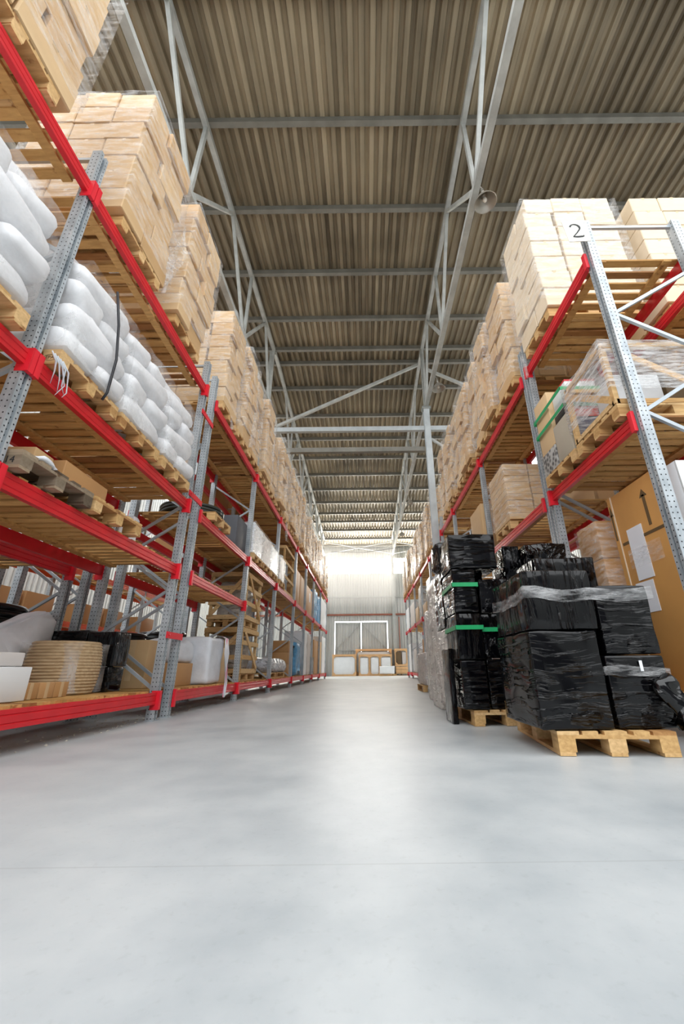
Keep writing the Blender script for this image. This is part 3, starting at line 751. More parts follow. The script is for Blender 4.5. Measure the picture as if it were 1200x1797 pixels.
parcel('low black parcel hidden under the one behind the rope coil', -3.73, -3.42, 4.97, 5.26, ZB, ZB+.27, 'black', 4, .006)
# white striped sack leaning
mb = MB(); pr = [(3.3, 0), (4.75, 0), (4.85, .3), (4.88, .78), (4.7, .86), (4.5, .8), (4.1, .62), (3.6, .36), (3.25, .22)]
me = mb.prism(pr, 0, -.08, .08).mesh('sack', M['cloth'])
bm = bmesh.new(); bm.from_mesh(me); bmesh.ops.bevel(bm, geom=bm.edges[:], offset=.03, segments=2, affect='EDGES'); bmesh.ops.triangulate(bm, faces=bm.faces[:]); bmesh.ops.subdivide_edges(bm, edges=bm.edges[:], cuts=2)
bm.normal_update()
for v in bm.verts: v.co += v.normal*noise.noise(v.co*5)*.03
bm.to_mesh(me); bm.free()
for q in me.polygons: q.use_smooth = True
o = link('white_sack_sheet', me, None, (-3.66, -.05, ZB)); tag(o, 'white woven sheet with pink stripes slumped behind the rope coil', 'sheet')
o = rbox('cardboard_carton', 'upright tan carton just beyond the double post on the bottom shelf', 'carton', -3.42, -2.98, 5.82, 6.25, ZB, ZB+.62, 'card'); tape_strip(o, -.04, .04, -.2155, -.212, .1, .62)
o = rbox('cardboard_carton', 'wide low tan carton under the grey sack on the bottom shelf', 'carton', -3.35, -2.86, 6.4, 7.1, ZB, ZB+.33, 'cardbrown')
rbox('white_sack', 'slumped pale sack lying on the wide low tan carton', 'sack', -3.42, -2.9, 6.42, 7.14, ZB+.335, ZB+.66, 'clothp', .02, .06, 12, .05, 4, 5)
o = rbox('big_bag', 'large white woven bag with pink edged flap hanging over the beam', 'sack', -3.35, -2.64, 7.2, 7.9, ZB, ZB+.76, 'clothp', 0, .05, 12, .025, 3, 8)
mb = MB(); vs = []; fs = []
pts = [(.3, .3, .79), (.34, .34, .8), (.42, .345, .76), (.46, .33, .5), (.48, .32, .25), (.5, .3, .03), (.505, .27, -.12), (.505, .26, -.22)]
wd = [.2, .2, .19, .17, .15, .14, .08, .015]
for (x, y, z), w_ in zip(pts, wd):
    for k in range(6):
        vs.append((x+.018*math.sin(k*1.9+z*9), y-w_/2+w_*k/5-.12, z))
for j in range(len(pts)-1):
    for k in range(5): fs.append((j*6+k, j*6+k+1, (j+1)*6+k+1, (j+1)*6+k))
fl = mb.add(vs, fs, True).build('hanging_flap', M['cloth'], o); fl['label'] = 'pink striped hanging flap'
o = rbox('cardboard_carton', 'plain tan carton between the white bag and the pine crates', 'carton', -3.2, -2.74, 8.0, 8.46, ZB, ZB+.62, 'card'); tape_strip(o, -.04, .04, -.2325, -.229, .1, .62)

# pine crates
def crate(label, x0, x1, y0, y1, z0, z1, mat='crate', mid=True, diag=True, chamfer=0.0, panel=None, b=.09, t=.025, faces=('x+', 'y-', 'x-', 'y+'), lid=True):
    r = empty('wooden_crate', ((x0+x1)/2, (y0+y1)/2, z0)); tag(r, label, 'crate')
    X, Y, H = (x1-x0)/2, (y1-y0)/2, z1-z0
    for sx in (-1, 1):
        for sy in (-1, 1): MB().box(min(sx*X, sx*(X-.06)), max(sx*X, sx*(X-.06)), min(sy*Y, sy*(Y-.06)), max(sy*Y, sy*(Y-.06)), 0, H).build('corner_post', M[mat], r)
    for z in ([0, H-b]+([H*.3, H*.62] if mid else [])):
        for s in (-1, 1):
            MB().box(-X-t, X+t, min(s*Y, s*(Y+t)), max(s*Y, s*(Y+t)), z, z+b).build('side_board', M[mat], r)
            MB().box(min(s*X, s*(X+t)), max(s*X, s*(X+t)), -Y, Y, z, z+b).build('side_board', M[mat], r)
    if diag:
        for s in (1, -1): MB().bar((s*(X+t+.011), -Y+.05, H-b), (s*(X+t+.011), Y-.05, b), .08, .02, (s, 0, 0)).build('diagonal_board', M[mat], r)
        MB().bar((-X+.05, -Y-t-.011, b), (X-.05, -Y-t-.011, H-b), .08, .02, (0, -1, 0)).build('diagonal_board', M[mat], r)
    if chamfer:
        for s in (-1, 1):
            for zz, q in ((b, 1), (H-b, -1)):
                MB().prism([(s*X, zz), (s*(X-chamfer), zz), (s*X, zz+q*chamfer)], 1, -Y-t, -Y).build('corner_gusset', M[mat], r)
    if lid:
        l = MB(); n = max(3, int(2*Y/.12))
        for k in range(n): l.box(-X, X, -Y+2*Y*k/n+.01, -Y+2*Y*(k+1)/n-.01, H, H+.02)
        l.build('lid_boards', M[mat], r)
    bs = MB()
    for k in range(5): bs.box(-X, X, -Y+2*Y*k/5+.01, -Y+2*Y*(k+1)/5-.01, .0, .02)
    bs.build('floor_boards', M[mat], r)
    return r
for k, (z0, z1) in enumerate(((ZB+PZ, 1.4), (1.4+PZ+.03, 2.6))):
    nm = ['lower', 'upper'][k]
    pallet('n', -3.03, 9.55, z0-PZ, f'pallet under the {nm} pine crate in the left rack', math.pi/2, None)
    crate(f'open pine slat crate, {nm} of two stacked in the left rack', -3.42, -2.62, 8.95, 10.15, z0+.006, z1)
    rbox('wrapped_machine', f'silver grey wrapped machine inside the {nm} pine crate', 'machine', -3.3, -2.75, 9.1, 10.0, z0+.05, z1-.15, 'silver', 0, .08, 10, .04, 4, k+3)
# foil bundle etc
for k, y in enumerate((12.1, 13.4)): pallet('f', -3.05, y, ZB-.003, f'pallet under the silver foil bundle, {["nearer","farther"][k]} one', math.pi/2, None)
rbox('foil_bundle', 'long silver foil wrapped bundle lying on pallets, bottom left shelf', 'bundle', -3.45, -2.6, 11.62, 14.2, ZB+PZ+.004, ZB+PZ+.38, 'foil', 0, .14, 9, .06, 3, 2)
for k in range(3):
    rbox('cardboard_carton', f'wide brown carton stacked beyond the foil bundle, {["bottom","middle","top"][k]} of three', 'carton', -3.4, -2.72, 14.75, 15.85, ZB+.39*k, ZB+.39*k+.385, 'cardbrown', .01*k, .008, 0, 0, 4, 0, 'brown cartons beyond the foil bundle')
rbox('blue_bag', 'bright blue film bag standing beside the brown cartons, left rack', 'bag', -3.2, -2.62, 16.0, 17.1, ZB, ZB+1.2, 'blue', 0, .15, 7, .08, 3, 4)
parcel('tall pale wrapped load, first beyond the blue bag', -3.4, -2.6, 17.5, 18.6, ZB, 2.05, 'plast', 3, .03, name='wrapped_load', cat='load', sub=6)
parcel('tall pale wrapped load, second beyond the blue bag', -3.4, -2.6, 18.75, 19.85, ZB, 2.0, 'offw', 4, .03, name='wrapped_load', cat='load', sub=6)
rbox('cardboard_carton', 'tall brown carton on the bottom left shelf near the far end', 'carton', -3.4, -2.62, 21.3, 22.9, ZB, 1.95, 'cardbrown')
parcel('dark wrapped low parcel before the tall brown carton', -3.3, -2.6, 20.3, 21.2, ZB, 1.1, 'black', 6, .02, sub=6)
rbox('cardboard_carton', 'tall tan carton, last one on the bottom left shelf', 'carton', -3.4, -2.6, 23.4, 24.6, ZB, 2.0, 'card')
parcel('white wrapped upright load at the far end of the bottom left shelf', -3.4, -2.58, 24.8, 26.6, ZB, 2.35, 'plast', 5, .03, name='wrapped_load', cat='load', sub=5)

# left middle shelf beyond the double post
Z2 = L2+.025
pallet('n', -2.46-.6, 6.6, Z2-.003, 'pallet under the dark cable coil on the left middle shelf', 0, None)
mb = MB()
for k in range(3):
    for q in range(6): mb.tube([((.5-.06*q)*math.cos(t), (.5-.06*q)*math.sin(t), .03+.05*k+.012*math.sin(3*t+q+k)) for t in [2*math.pi*j/36 for j in range(37)]], .028, 6)
o = mb.build('cable_coil', M['cable']); o.location = (-3.02, 6.6, Z2+PZ+.006); tag(o, 'flat coil of dark thick cable on a pallet, left middle shelf', 'cable coil')
rbox('grey_board_box', 'dark grey square sided box beside the cable coil pallet', 'box', -3.4, -2.6, 7.75, 8.44, Z2, Z2+.68, 'grey')
for k, (a, b) in enumerate(((8.72, 9.52), (9.6, 10.42), (10.5, 11.32), (11.6, 12.4))):
    pallet('f', -3.08, (a+b)/2, Z2-.003, f'pallet under the {ords[k]} shiny wrapped load, left middle shelf', 0, None)
    o = parcel(f'shiny pale wrapped load on the left middle shelf, {ords[k]} beyond the grey box', -3.4, -2.52, a, b, Z2+PZ+.004, Z2+PZ+.72, 'plast' if k % 2 == 0 else 'offw', 8+k, .012, name='wrapped_load', cat='load', group='pale wrapped loads on the left middle shelf')
    film_shell(-2.96, (a+b)/2, .93, b-a+.05, Z2+PZ+.01, Z2+PZ+.73, f'glossy film over the {ords[k]} shiny load, left middle shelf', 60+k, 'filmw', .012)
crate('slatted crate with silver drums on the left middle shelf', -3.42, -2.6, 12.75, 14.4, Z2, Z2+1.5, diag=False)
for k in range(3): tag(MB().lathe([(.001, 0), (.22, 0), (.22, .03), (.2, .06), (.2, .5), (.22, .53), (.22, .62), (.2, .65), (.2, 1.12), (.22, 1.15), (.22, 1.2), (.001, 1.2)], 24).build('silver_drum', M['brace'], loc=(-2.95, 13.1+.47*k, Z2+.03)), f'silver drum inside the slatted crate, {["nearest","middle","farthest"][k]}', 'drum', 'silver drums in the slatted crate')
for k in range(2): rbox('cardboard_carton', f'big brown carton on the left middle shelf, {["nearer","farther"][k]} of two beyond the drums crate', 'carton', -3.4, -2.6, 14.8+1.2*k, 15.9+1.2*k, Z2, Z2+1.25, 'cardbrown', 0, .01, 0, 0, 4, 0, 'big brown cartons on the left middle shelf')
o = rbox('cardboard_carton', 'brown carton with a white label sheet, left middle shelf', 'carton', -3.4, -2.6, 17.45, 19.8, Z2, Z2+1.2, 'cardbrown'); MB().box(.4, .403, .2, .5, .6, 1.0).build('label_sheet', M['white'], o)
for k in range(2): parcel(f'blue film wrapped load on left middle shelf, {["nearer","farther"][k]} one', -3.3, -2.55, 20.25+1.45*k, 21.55+1.45*k, Z2, Z2+1.45-.1*k, 'blue', 21+k, .06, name='blue_load', cat='load', sub=5)
parcel('white wrapped load at far end of the left middle shelf', -3.3, -2.56, 23.5, 26.5, Z2, Z2+1.6, 'plast', 31, .05, name='wrapped_load', cat='load', sub=4)

# second row behind: coils and right loads glimpsed through the shelves, left loads added to block the sky
coilprof = [(.15, 0)]+[(.46+.03*abs(math.sin(math.pi*12*k/96)), 1.0*k/96) for k in range(97)]+[(.15, 1.0)]
CM = MB().lathe(coilprof, 40, closed=True).mesh('coil', M['coil'])
for k, y in enumerate((3.2, 4.72, 6.45, 7.6, 9.3, 10.5, 12.4)):
    o = link('black_coil', CM, None, (-4.5, y, ZB), (0, 0, k), (1, 1, [1, .95, .7, .85, 1, .9, .8][k])); tag(o, f'tall ringed coil wrapped in black film in the second left row, {ords[k]} from front', 'coil', 'black coils in the second left row')
for k, y in enumerate((9.0, 10.2, 11.7, 12.9)):
    rbox('wrapped_load', f'brown wrapped load on the second left row middle shelf, {ords[k]} from front', 'load', -4.9, -4.0, y, y+1.05, L2+.025, L2+1.2, 'cardbrown', 0, .01, 0, 0, 4, 0, 'brown loads in the second left row')
for k, y in enumerate((8.75, 10.0, 11.6, 12.9, 14.8, 16.0)):  # filler loads added to hide the bright roof opening
    rbox('wrapped_load', f'brown wrapped load on the second left row top shelf, {ords[k]} from front', 'load', -4.9, -4.05, y, y+1.1, L3+.025, L3+2.0, 'cardbrown', 0, .01, 0, 0, 4, 0, 'brown loads in the second left row')
for k, (a, b, z0_, z1_) in enumerate(((3.3, 4.1, R2_+.025, 4.3), (4.12, 4.92, R2_+.025, 4.35), (5.2, 6.4, R2_+.025, 4.3), (6.5, 7.7, R2_+.025, 4.3), (5.2, 6.4, L3+.025, 6.9), (6.5, 7.7, L3+.025, 6.9))):
    rbox('wrapped_load', f'brown load behind on the second right row, {["middle shelf nearest","middle shelf second","middle shelf third","middle shelf fourth","top shelf nearer","top shelf farther"][k]}', 'load', 4.02, 4.95, a, b, z0_, z1_, 'card' if k else 'cardbrown', 0, .01, 0, 0, 4, 0, 'brown loads in the second right row')
for k in range(7):
    o = link('black_coil', CM, None, (-8.13, [6.0, 7.0, 9.0, 10.0, 12.0, 13.0, 15.0][k], .335), (0, 0, k), (.85, .85, .85)); tag(o, f'black coil on the orange rack across the next aisle, {ords[k]} from front', 'coil', 'black coils on the orange rack')
    rbox('brown_box', f'brown box on the orange rack across the next aisle, {ords[k]} from front', 'box', -8.5, -7.72, [5.6, 6.7, 8.6, 9.6, 11.6, 12.6, 14.6][k]-.4, [5.6, 6.7, 8.6, 9.6, 11.6, 12.6, 14.6][k]+.5, 1.775, 2.3, 'cardbrown', 0, .01, 0, 0, 4, 0, 'brown boxes on the orange rack')

# ------------------------------------------------------------------ black parcels on the floor, right
pallet('g', 1.70, 3.60, 0, 'pale pallet on the floor under the large black parcels', R(83.5), None)
G1 = 'black parcels on the front floor pallet'
z = PZ+.006
c1 = parcel('largest black wrapped parcel, lower left on the front floor pallet', 1.17, 1.66, 3.04, 3.8, z, .79, 'black', 11, .010)
c2 = parcel('brownish sided black parcel on top of the largest one', 1.19, 1.70, 3.05, 3.8, .797, 1.24, 'blackv', 12, .014)
d1 = parcel('black parcel with loose film tail, lower right on the front floor pallet', 1.69, 2.10, 3.05, 3.8, z, .615, 'black', 13, .010)
d2 = parcel('black parcel stacked upper right on the front floor pallet', 1.725, 2.12, 3.07, 3.8, .625, 1.12, 'black', 14, .010)
tl = round_box(.15, .1, .34, .03, 2, 26, .05, 9, 5, 'film_tail', M['blackgl'])
for v in tl.vertices: v.co.x += .10*(1-(v.co.z/.34)); v.co.x *= 1+.5*(1-v.co.z/.34); v.co.y -= .03*(1-v.co.z/.34)
link('film_tail', tl, d1, (.13, -.42, -.01))
MB().box(.02, .04, -.392, -.388, .36, .43).build('small_label', M['white'], d1)
e0 = parcel('lower black parcel at the back of the front floor pallet', 1.68, 2.24, 3.86, 4.38, z+.01, .9, 'black', 15, .01)
e1 = parcel('black parcel standing above at the back of the front floor pallet', 1.66, 2.24, 3.88, 4.4, .91, 1.55, 'blackv', 16, .012)
film_shell(1.655, 3.42, .96, .78, 1.0, 1.09, 'clear crinkled band tied round the two upper front parcels', 5, 'film', .004, name='wrap_band', nz=3)
film_shell(1.895, 3.42, .44, .78, .47, .53, 'clear crinkled band round the lower right front parcel', 6, 'film', .004, name='wrap_band', nz=3)
pallet('g', 1.43, 5.12, 0, 'pale pallet on the floor under the tall green taped stack', R(91.5), None)
s1 = parcel('tall narrow black parcel at the bottom of the green taped stack', .985, 1.245, 4.5, 5.08, z, .62, 'black', 21, .008)
s2 = parcel('black parcel with lower green tape band in the tall stack', .975, 1.245, 4.5, 5.08, .63, 1.1, 'blackv', 22, .012)
s3 = parcel('black parcel with upper green tape band in the tall stack', .975, 1.235, 4.5, 5.08, 1.11, 1.59, 'black', 23, .012)
s4 = parcel('wide black parcel crowning the tall green taped stack', .965, 1.50, 4.5, 5.1, 1.6, 2.0, 'black', 24, .010)
band(s2, .27, .58, .30, .045, e=.018); band(s3, .26, .58, .28, .045, e=.018)
k1 = parcel('black parcel at bottom beside the tall green taped stack', 1.27, 1.62, 4.56, 5.08, z, .63, 'black', 25, .010)
k2 = parcel('black parcel with green band second from bottom beside the tall stack', 1.26, 1.62, 4.56, 5.08, .64, 1.1, 'blackd', 26, .014)
k3 = parcel('blue black parcel under the wide crowning one', 1.27, 1.60, 4.54, 5.08, 1.11, 1.48, 'blackd', 27, .014)
band(k2, .36, .52, .27, .045, e=.018)
b1_ = parcel('grey black parcel behind the tall green taped stack, lower', .97, 1.5, 5.15, 5.75, z, 1.0, 'silver', 28, .016)
b2_ = parcel('grey black parcel behind the tall green taped stack, upper', .97, 1.5, 5.15, 5.75, 1.01, 1.72, 'black', 29, .016)
rbox('black_bag', 'crumpled black polythene bag hanging from the rear upper parcel', 'bag', .93, 1.18, 5.16, 5.5, 1.735, 2.1, 'blackgl', .1, .05, 12, .05, 6, 6)
rbox('wrapped_board', 'thin black panel with bubble wrap edges leaning against the tall stack', 'panel', .90, .955, 4.7, 5.1, 0.0, .75, 'blackv', 0, .01, 12, .006, 6, 7)
parcel('black parcel stack base behind the left front parcels', 1.66, 1.86, 4.6, 5.2, 0, 1.2, 'black', 30, .01)
parcel('small black parcel peeking over behind the blue black one', 1.66, 1.86, 4.72, 5.2, 1.21, 1.92, 'blackd', 31, .014)
parcel('black floor parcel beneath the crumpled topmost one by the red rack', 1.9, 2.36, 4.55, 5.15, 0, 1.62, 'black', 32, .012)
parcel('crumpled irregular black parcel topmost beside the rack post', 1.88, 2.36, 4.6, 5.15, 1.64, 1.9, 'blackgl', 33, .04, name='black_parcel')
parcel('tall grey film wrapped stack standing beyond the black parcels', 1.06, 1.62, 6.2, 7.1, 0, 1.85, 'silver', 34, .02, name='wrapped_load', cat='load', sub=9)
parcel('second grey film wrapped stack farther along the right side', 1.2, 1.8, 7.6, 8.6, 0, 1.6, 'silver', 35, .02, name='wrapped_load', cat='load', sub=8)
pallet('f', 1.78, 11.35, 0, 'pallet under the long white wrapped load by the right rack', R(90), None)
o = rbox('wrapped_load', 'long white film wrapped load sagging in the middle, right side of aisle', 'load', 1.45, 2.1, 10.45, 12.2, PZ+.006, .93, 'offw', 0, .03, 10, .02, 4, 9, None, .12)
film_shell(1.775, 11.32, .7, 1.8, PZ+.01, .9, 'white film round the long sagging load', 66, 'filmw', .015)

# ------------------------------------------------------------------ right rack goods
Z2R = R2_+.025
# end bay, wooden frame crate wrapped in film
for k, yy in enumerate((3.66,)):
    pallet('n', 2.44+.6, yy, Z2R-.003, 'pallet under the film wrapped frame crate on the right rack', 0, None)
wc = empty('frame_crate', (3.0, 3.66, Z2R+PZ+.006)); tag(wc, 'wooden frame crate wrapped in clear film with diagonal brace, right middle shelf', 'crate')
mb = MB(); X, Y, H = .54, .37, .74
for sx in (-1, 1):
    for sy in (-1, 1): mb.bar((sx*X, sy*Y, 0), (sx*X, sy*Y, H), .05, .05)
for zz in (.025, H-.025):
    for s in (-1, 1):
        mb.bar((-X, s*Y, zz), (X, s*Y, zz), .05, .05); mb.bar((s*X, -Y, zz), (s*X, Y, zz), .05, .05)
mb.build('frame', M['crate'], wc)
MB().bar((-X, -Y-.03, H-.03), (X, -Y-.03, .03), .07, .02, (0, -1, 0)).bar((-X-.03, -Y, .05), (-X-.03, Y, H-.1), .07, .02, (-1, 0, 0)).build('diagonal_brace', M['crate'], wc)
film_shell(3.0, 3.66, 1.18, .84, Z2R+PZ+.16, Z2R+PZ+.76, 'crinkled clear film wrapped around the wooden frame crate', 71, 'filmc', .006, name='stretch_film', top=True)
rbox('appliance_board', 'pale blue white appliance panel inside the film wrapped frame crate', 'panel', 2.62, 3.1, 3.45, 3.8, Z2R+PZ+.03, Z2R+PZ+.5, 'plast', 0, .015)
rbox('brown_cabinet', 'dark brown glazed cabinet beside the panel inside the frame crate', 'cabinet', 3.14, 3.45, 3.45, 3.8, Z2R+PZ+.03, Z2R+PZ+.55, 'tapebrown', 0, .015)
# green taped group
pallet('n', 2.44+.6, 4.51, Z2R-.003, 'pallet under the green taped boxes on the right rack', 0, None)
zg = Z2R+PZ+.006
rbox('patterned_box', 'grey patterned box at the bottom of the green taped group', 'box', 2.45, 2.9, 4.53, 4.92, zg, zg+.3, 'floral')
rbox('cardboard_carton', 'tall pale carton held by green tape, farther end of the group', 'carton', 2.46, 2.85, 4.52, 4.92, zg+.305, zg+1.1, 'card')
rbox('beige_slab', 'beige foam slab standing in front in the green taped group', 'slab', 2.45, 2.5, 4.13, 4.5, zg, zg+.5, 'beige')
rbox('slate_box', 'slate blue box beside the beige slab in the green taped group', 'box', 2.51, 2.85, 4.13, 4.5, zg, zg+.42, 'slate')
o = rbox('printed_carton', 'red and black printed carton under the green tape', 'carton', 2.5, 2.86, 4.14, 4.5, zg+.43, zg+.66, 'blackbox')
MB().box(-.17, .17, -.184, -.18, .02, .21).build('red_panel', M['redbox'], o)
o = rbox('white_carton', 'white carton with red edges topmost in the green taped group', 'carton', 2.52, 2.9, 4.14, 4.5, zg+.67, zg+1.0, 'whitebox')
MB().box(-.192, .192, -.182, -.178, .3, .325).box(-.192, -.188, -.18, .18, .3, .325).build('red_edge', M['red'], o)
for k, zz in enumerate((.58, .82)):
    o = empty('green_tape', (2.68, 4.525, zg+zz)); b_ = band(o, .48, .8, 0, .05, 'green', .012)
    bpy.data.objects.remove(o); b_.location = (2.68, 4.525, zg+zz); b_.name = 'green_tape'; tag(b_, ['lower green tape strap round the mixed boxes on the right rack', 'upper green tape strap round the mixed boxes on the right rack'][k], 'tape')
# carton load in the second bay
zc2 = Z2R+PZ+.006
for a, b, ph, nl in ((6.5, 7.4, 'wrapped flat-carton load, right middle shelf', 9), ):
    pallet('n', 2.5+.6, (a+b)/2, Z2R-.003, 'pallet under the wrapped flat carton load on the right middle shelf', 0, None)
    r = random.Random(3)
    for k in range(nl):
        for i in range(2):
            carton(2.5+.45*i+.22, (a+b)/2+r.uniform(-.008, .008), zc2+k*.118, .435, b-a-.02, .115, f'thin tan carton, {ords[k]} up, {["aisle side","inner side"][i]}, {ph}', 'thin cartons of the right middle shelf', 'card', 0, False)
    film_shell(2.945, (a+b)/2, .94, b-a+.04, zc2+.02, zc2+nl*.118-.02, 'clear film around the flat carton load on right middle shelf', 81, 'film', .008)
pallet('f', 2.5+.6, 8.55, Z2R-.003, 'pallet under the narrow wrapped load beyond the flat cartons', 0, None)
parcel('tan wrapped load beyond the flat carton load on the right middle shelf', 2.5, 3.3, 8.1, 9.0, zc2, zc2+.95, 'card', 41, .01, name='wrapped_load', cat='load', sub=6)
# bottom shelf end bay
tc_ = empty('tall_carton', (2.87, 3.92, ZB)); tag(tc_, 'very tall brown carton with printed arrows and white papers, right bottom shelf', 'carton')
rb = round_box(.14, .78, 2.0, .008, 2, 0, 0, 4, 0, 'body', M['cardtan']); link('body', rb, tc_)
MB().box(-.079, -.0702, .33, .392, 0, 2.0).build('edge_flap', M['cardtan'], tc_)
MB().box(-.08, -.0705, .32, .332, 0, 2.0).build('flap_crease', M['cardpale'], tc_)
ar = MB()
def arrow(y, z0, z1, w=.05):
    ar.box(-.0735, -.0702, y-.02, y+.02, z0, z1-.06); ar.prism([(y-.055, z1-.08), (y+.055, z1-.08), (y, z1)], 0, -.0735, -.0702)
arrow(-.18, 1.5, 1.88)
ar.box(-.0735, -.0702, -.36, .3, 1.42, 1.45)
ar.build('printed_arrow', M['tapebrown'], tc_)
a2 = MB(); a2.box(-.083, -.0795, .35, .375, 1.5, 1.8); a2.prism([(.325, 1.78), (.385, 1.78), (.36, 1.9)], 0, -.083, -.0795); a2.build('printed_arrow', M['tapebrown'], tc_)
MB().box(-.076, -.0705, -.05, .19, 1.02, 1.56).build('paper_sheet', M['white'], tc_)
MB().box(-.075, -.0704, -.01, .26, .70, 1.0).build('paper_sheet', M['white'], tc_)
tp = MB(); vs = []; fs = []
for j in range(9):
    for k in range(5): vs.append((-.08-.012*abs(noise.noise(Vector((j*.9, k*1.3, 2)))), .24-.06*0-.5*j/8, 1.15+.2*k/4))
for j in range(8):
    for k in range(4): fs.append((j*5+k, j*5+k+1, (j+1)*5+k+1, (j+1)*5+k))
tp.add(vs, fs, True).build('clear_tape', M['film'], tc_)
wp = rbox('white_framed_board', 'white wrapped panel with padded frame at the right rack end', 'panel', 2.84, 3.5, 3.3, 3.46, ZB, 2.3, 'plast')
MB().box(-.33, .33, -.1, -.081, 1.88, 1.96).box(-.33, -.25, -.1, -.081, 0, 1.88).box(.25, .33, -.1, -.081, 0, 1.88).build('padded_frame', M['whitebox'], wp)
for k in range(4):
    rbox('cardboard_carton', f'brown film wrapped carton behind the black parcels, {["lowest","second","third","top"][k]} of four', 'carton', 2.68, 3.1, 4.44, 4.88, ZB+.45*k, ZB+.45*k+.445, 'cardbrown', 0, .008, 0, 0, 4, 0, 'brown cartons behind the black parcels')
film_shell(2.89, 4.66, .46, .47, ZB+.6, ZB+1.78, 'clear film round the brown carton stack behind the black parcels', 83, 'film', .008)
# far right goods
rbox('cardboard_carton', 'tall brown carton with three green bands, far right bottom shelf', 'carton', 2.66, 3.06, 17.0, 17.6, ZB, 1.85, 'cardbrown')
o = C.objects[-1]
for k in range(3): band(o, .4, .6, .45+.35*k, .08, e=.008)
parcel('grey white wrapped upright roll, far right bottom shelf', 2.62, 3.2, 22.4, 23.6, ZB, 1.5, 'offw', 51, .03, name='wrapped_roll', cat='roll', sub=6)
for k, (a, b, h_, mt) in enumerate(((13.6, 14.6, 1.3, 'plast'), (19.4, 20.4, 1.5, 'cardbrown'), (20.6, 21.8, 1.0, 'offw'), (25.2, 27.0, 1.6, 'plast'))):
    parcel(f'wrapped load on the far right bottom shelf, {ords[k]} beyond the column', 2.7, 3.4, a, b, ZB, ZB+h_, mt, 60+k, .02, name='wrapped_load', cat='load', sub=5)
for k, (a, b, h_, mt) in enumerate(((13.6, 14.4, 1.3, 'offw'), (14.7, 16.1, .5, 'crate'), (16.5, 17.5, 1.3, 'plast'), (17.8, 19.0, .5, 'card'), (19.5, 20.4, 1.5, 'silver'), (20.7, 21.9, .7, 'card'), (22.4, 24.5, 1.2, 'offw'), (25.2, 27.0, 1.3, 'plast'))):
    parcel(f'load on the far right middle shelf, {ords[k]} beyond the column', 2.64, 3.4, a, b, Z2R, Z2R+h_, mt, 70+k, .02, name='wrapped_load', cat='load', sub=5)
# number plate
pl = empty('number_plate', (2.4, 3.085, 5.09), R(2)); pl.rotation_euler = (0, R(-5), R(2)); pl.scale = (1.05, 1, 1.05); tag(pl, 'white plate with a hand painted numeral on the right rack end post', 'sign')
MB().box(-.12, .12, -.004, .004, -.16, .16).build('plate', M['sticker'], pl)
def stroke(pts, ws):
    mb = MB(); vs = []
    P_ = [Vector((p[0], 0, p[1])) for p in pts]
    for i, p in enumerate(P_):
        t_ = (P_[min(i+1, len(P_)-1)]-P_[max(i-1, 0)]).normalized(); n_ = Vector((-t_.z, 0, t_.x))*ws[i]/2
        vs += [p+n_, p-n_]
    vs2 = [v+Vector((0, -.003, 0)) for v in vs]; n = len(vs)
    fs = []
    for i in range(len(P_)-1):
        fs += [(2*i, 2*i+1, 2*i+3, 2*i+2), (n+2*i, n+2*i+2, n+2*i+3, n+2*i+1), (2*i, 2*i+2, n+2*i+2, n+2*i), (2*i+1, n+2*i+1, n+2*i+3, 2*i+3)]
    return mb.add(vs+vs2, fs)
arc = [(-.052+0*k, 0) for k in range(0)]
pts = [(.052*math.cos(R(a))-.002, .045+.05*math.sin(R(a))) for a in range(165, -31, -15)]+[(.0, -.035), (-.055, -.092)]
ws = [.02, .018, .015, .013, .013, .014, .017, .02, .023, .024, .024, .022, .019, .016, .013, .011]
num = stroke(pts, ws[:len(pts)]).build('numeral', M['ink'], pl, loc=(0, -.0045, 0))
stroke([(-.058, -.092), (-.01, -.095), (.045, -.092), (.06, -.088), (.064, -.07)], [.012, .024, .022, .015, .008]).build('numeral', M['ink'], pl, loc=(0, -.0045, 0))

# torn film scraps
def scrap(label, x, pts, mat='filmw', seed=0):
    mb = MB(); vs = []; fs = []
    for j, (y, z_, w_) in enumerate(pts):
        for k in range(7):
            vs.append((x+.035*noise.noise(Vector((j*.7, k*.9, seed)))+.02*math.sin(k*2+j), y-w_/2+w_*k/6+.02*noise.noise(Vector((j, k, seed+3))), z_+.03*noise.noise(Vector((k, j, seed)))))
    for j in range(len(pts)-1):
        for k in range(6): fs.append((j*7+k, j*7+k+1, (j+1)*7+k+1, (j+1)*7+k))
    tag(mb.add(vs, fs, True).build('torn_film', M[mat]), label, 'plastic film')
scrap('ragged white film scrap hanging at corner of the second left top-shelf load', -2.36, [(3.66, 6.1, .06), (3.68, 5.9, .12), (3.66, 5.7, .2), (3.64, 5.5, .22), (3.6, 5.3, .2), (3.56, 5.12, .14), (3.54, 4.98, .09), (3.52, 4.84, .03), (3.52, 4.74, .01)], 'filmw', 1)
scrap('small film scrap caught on the left top beam beyond the double post', -2.47, [(6.38, 4.98, .12), (6.4, 4.9, .16), (6.42, 4.82, .12), (6.46, 4.76, .05)], 'filmw', 2)
scrap('film scrap dangling from the right top beam near the first load', 2.46, [(4.98, 5.05, .08), (4.98, 4.95, .06), (4.93, 4.85, .04), (4.92, 4.75, .07), (4.9, 4.62, .08), (4.9, 4.55, .03)], 'filmw', 3)
scrap('pale film scrap hanging below the far left top beam', -2.46, [(12.0, 4.86, .3), (12.0, 4.7, .3), (12.05, 4.5, .28), (12.1, 4.3, .2)], 'filmw', 4)

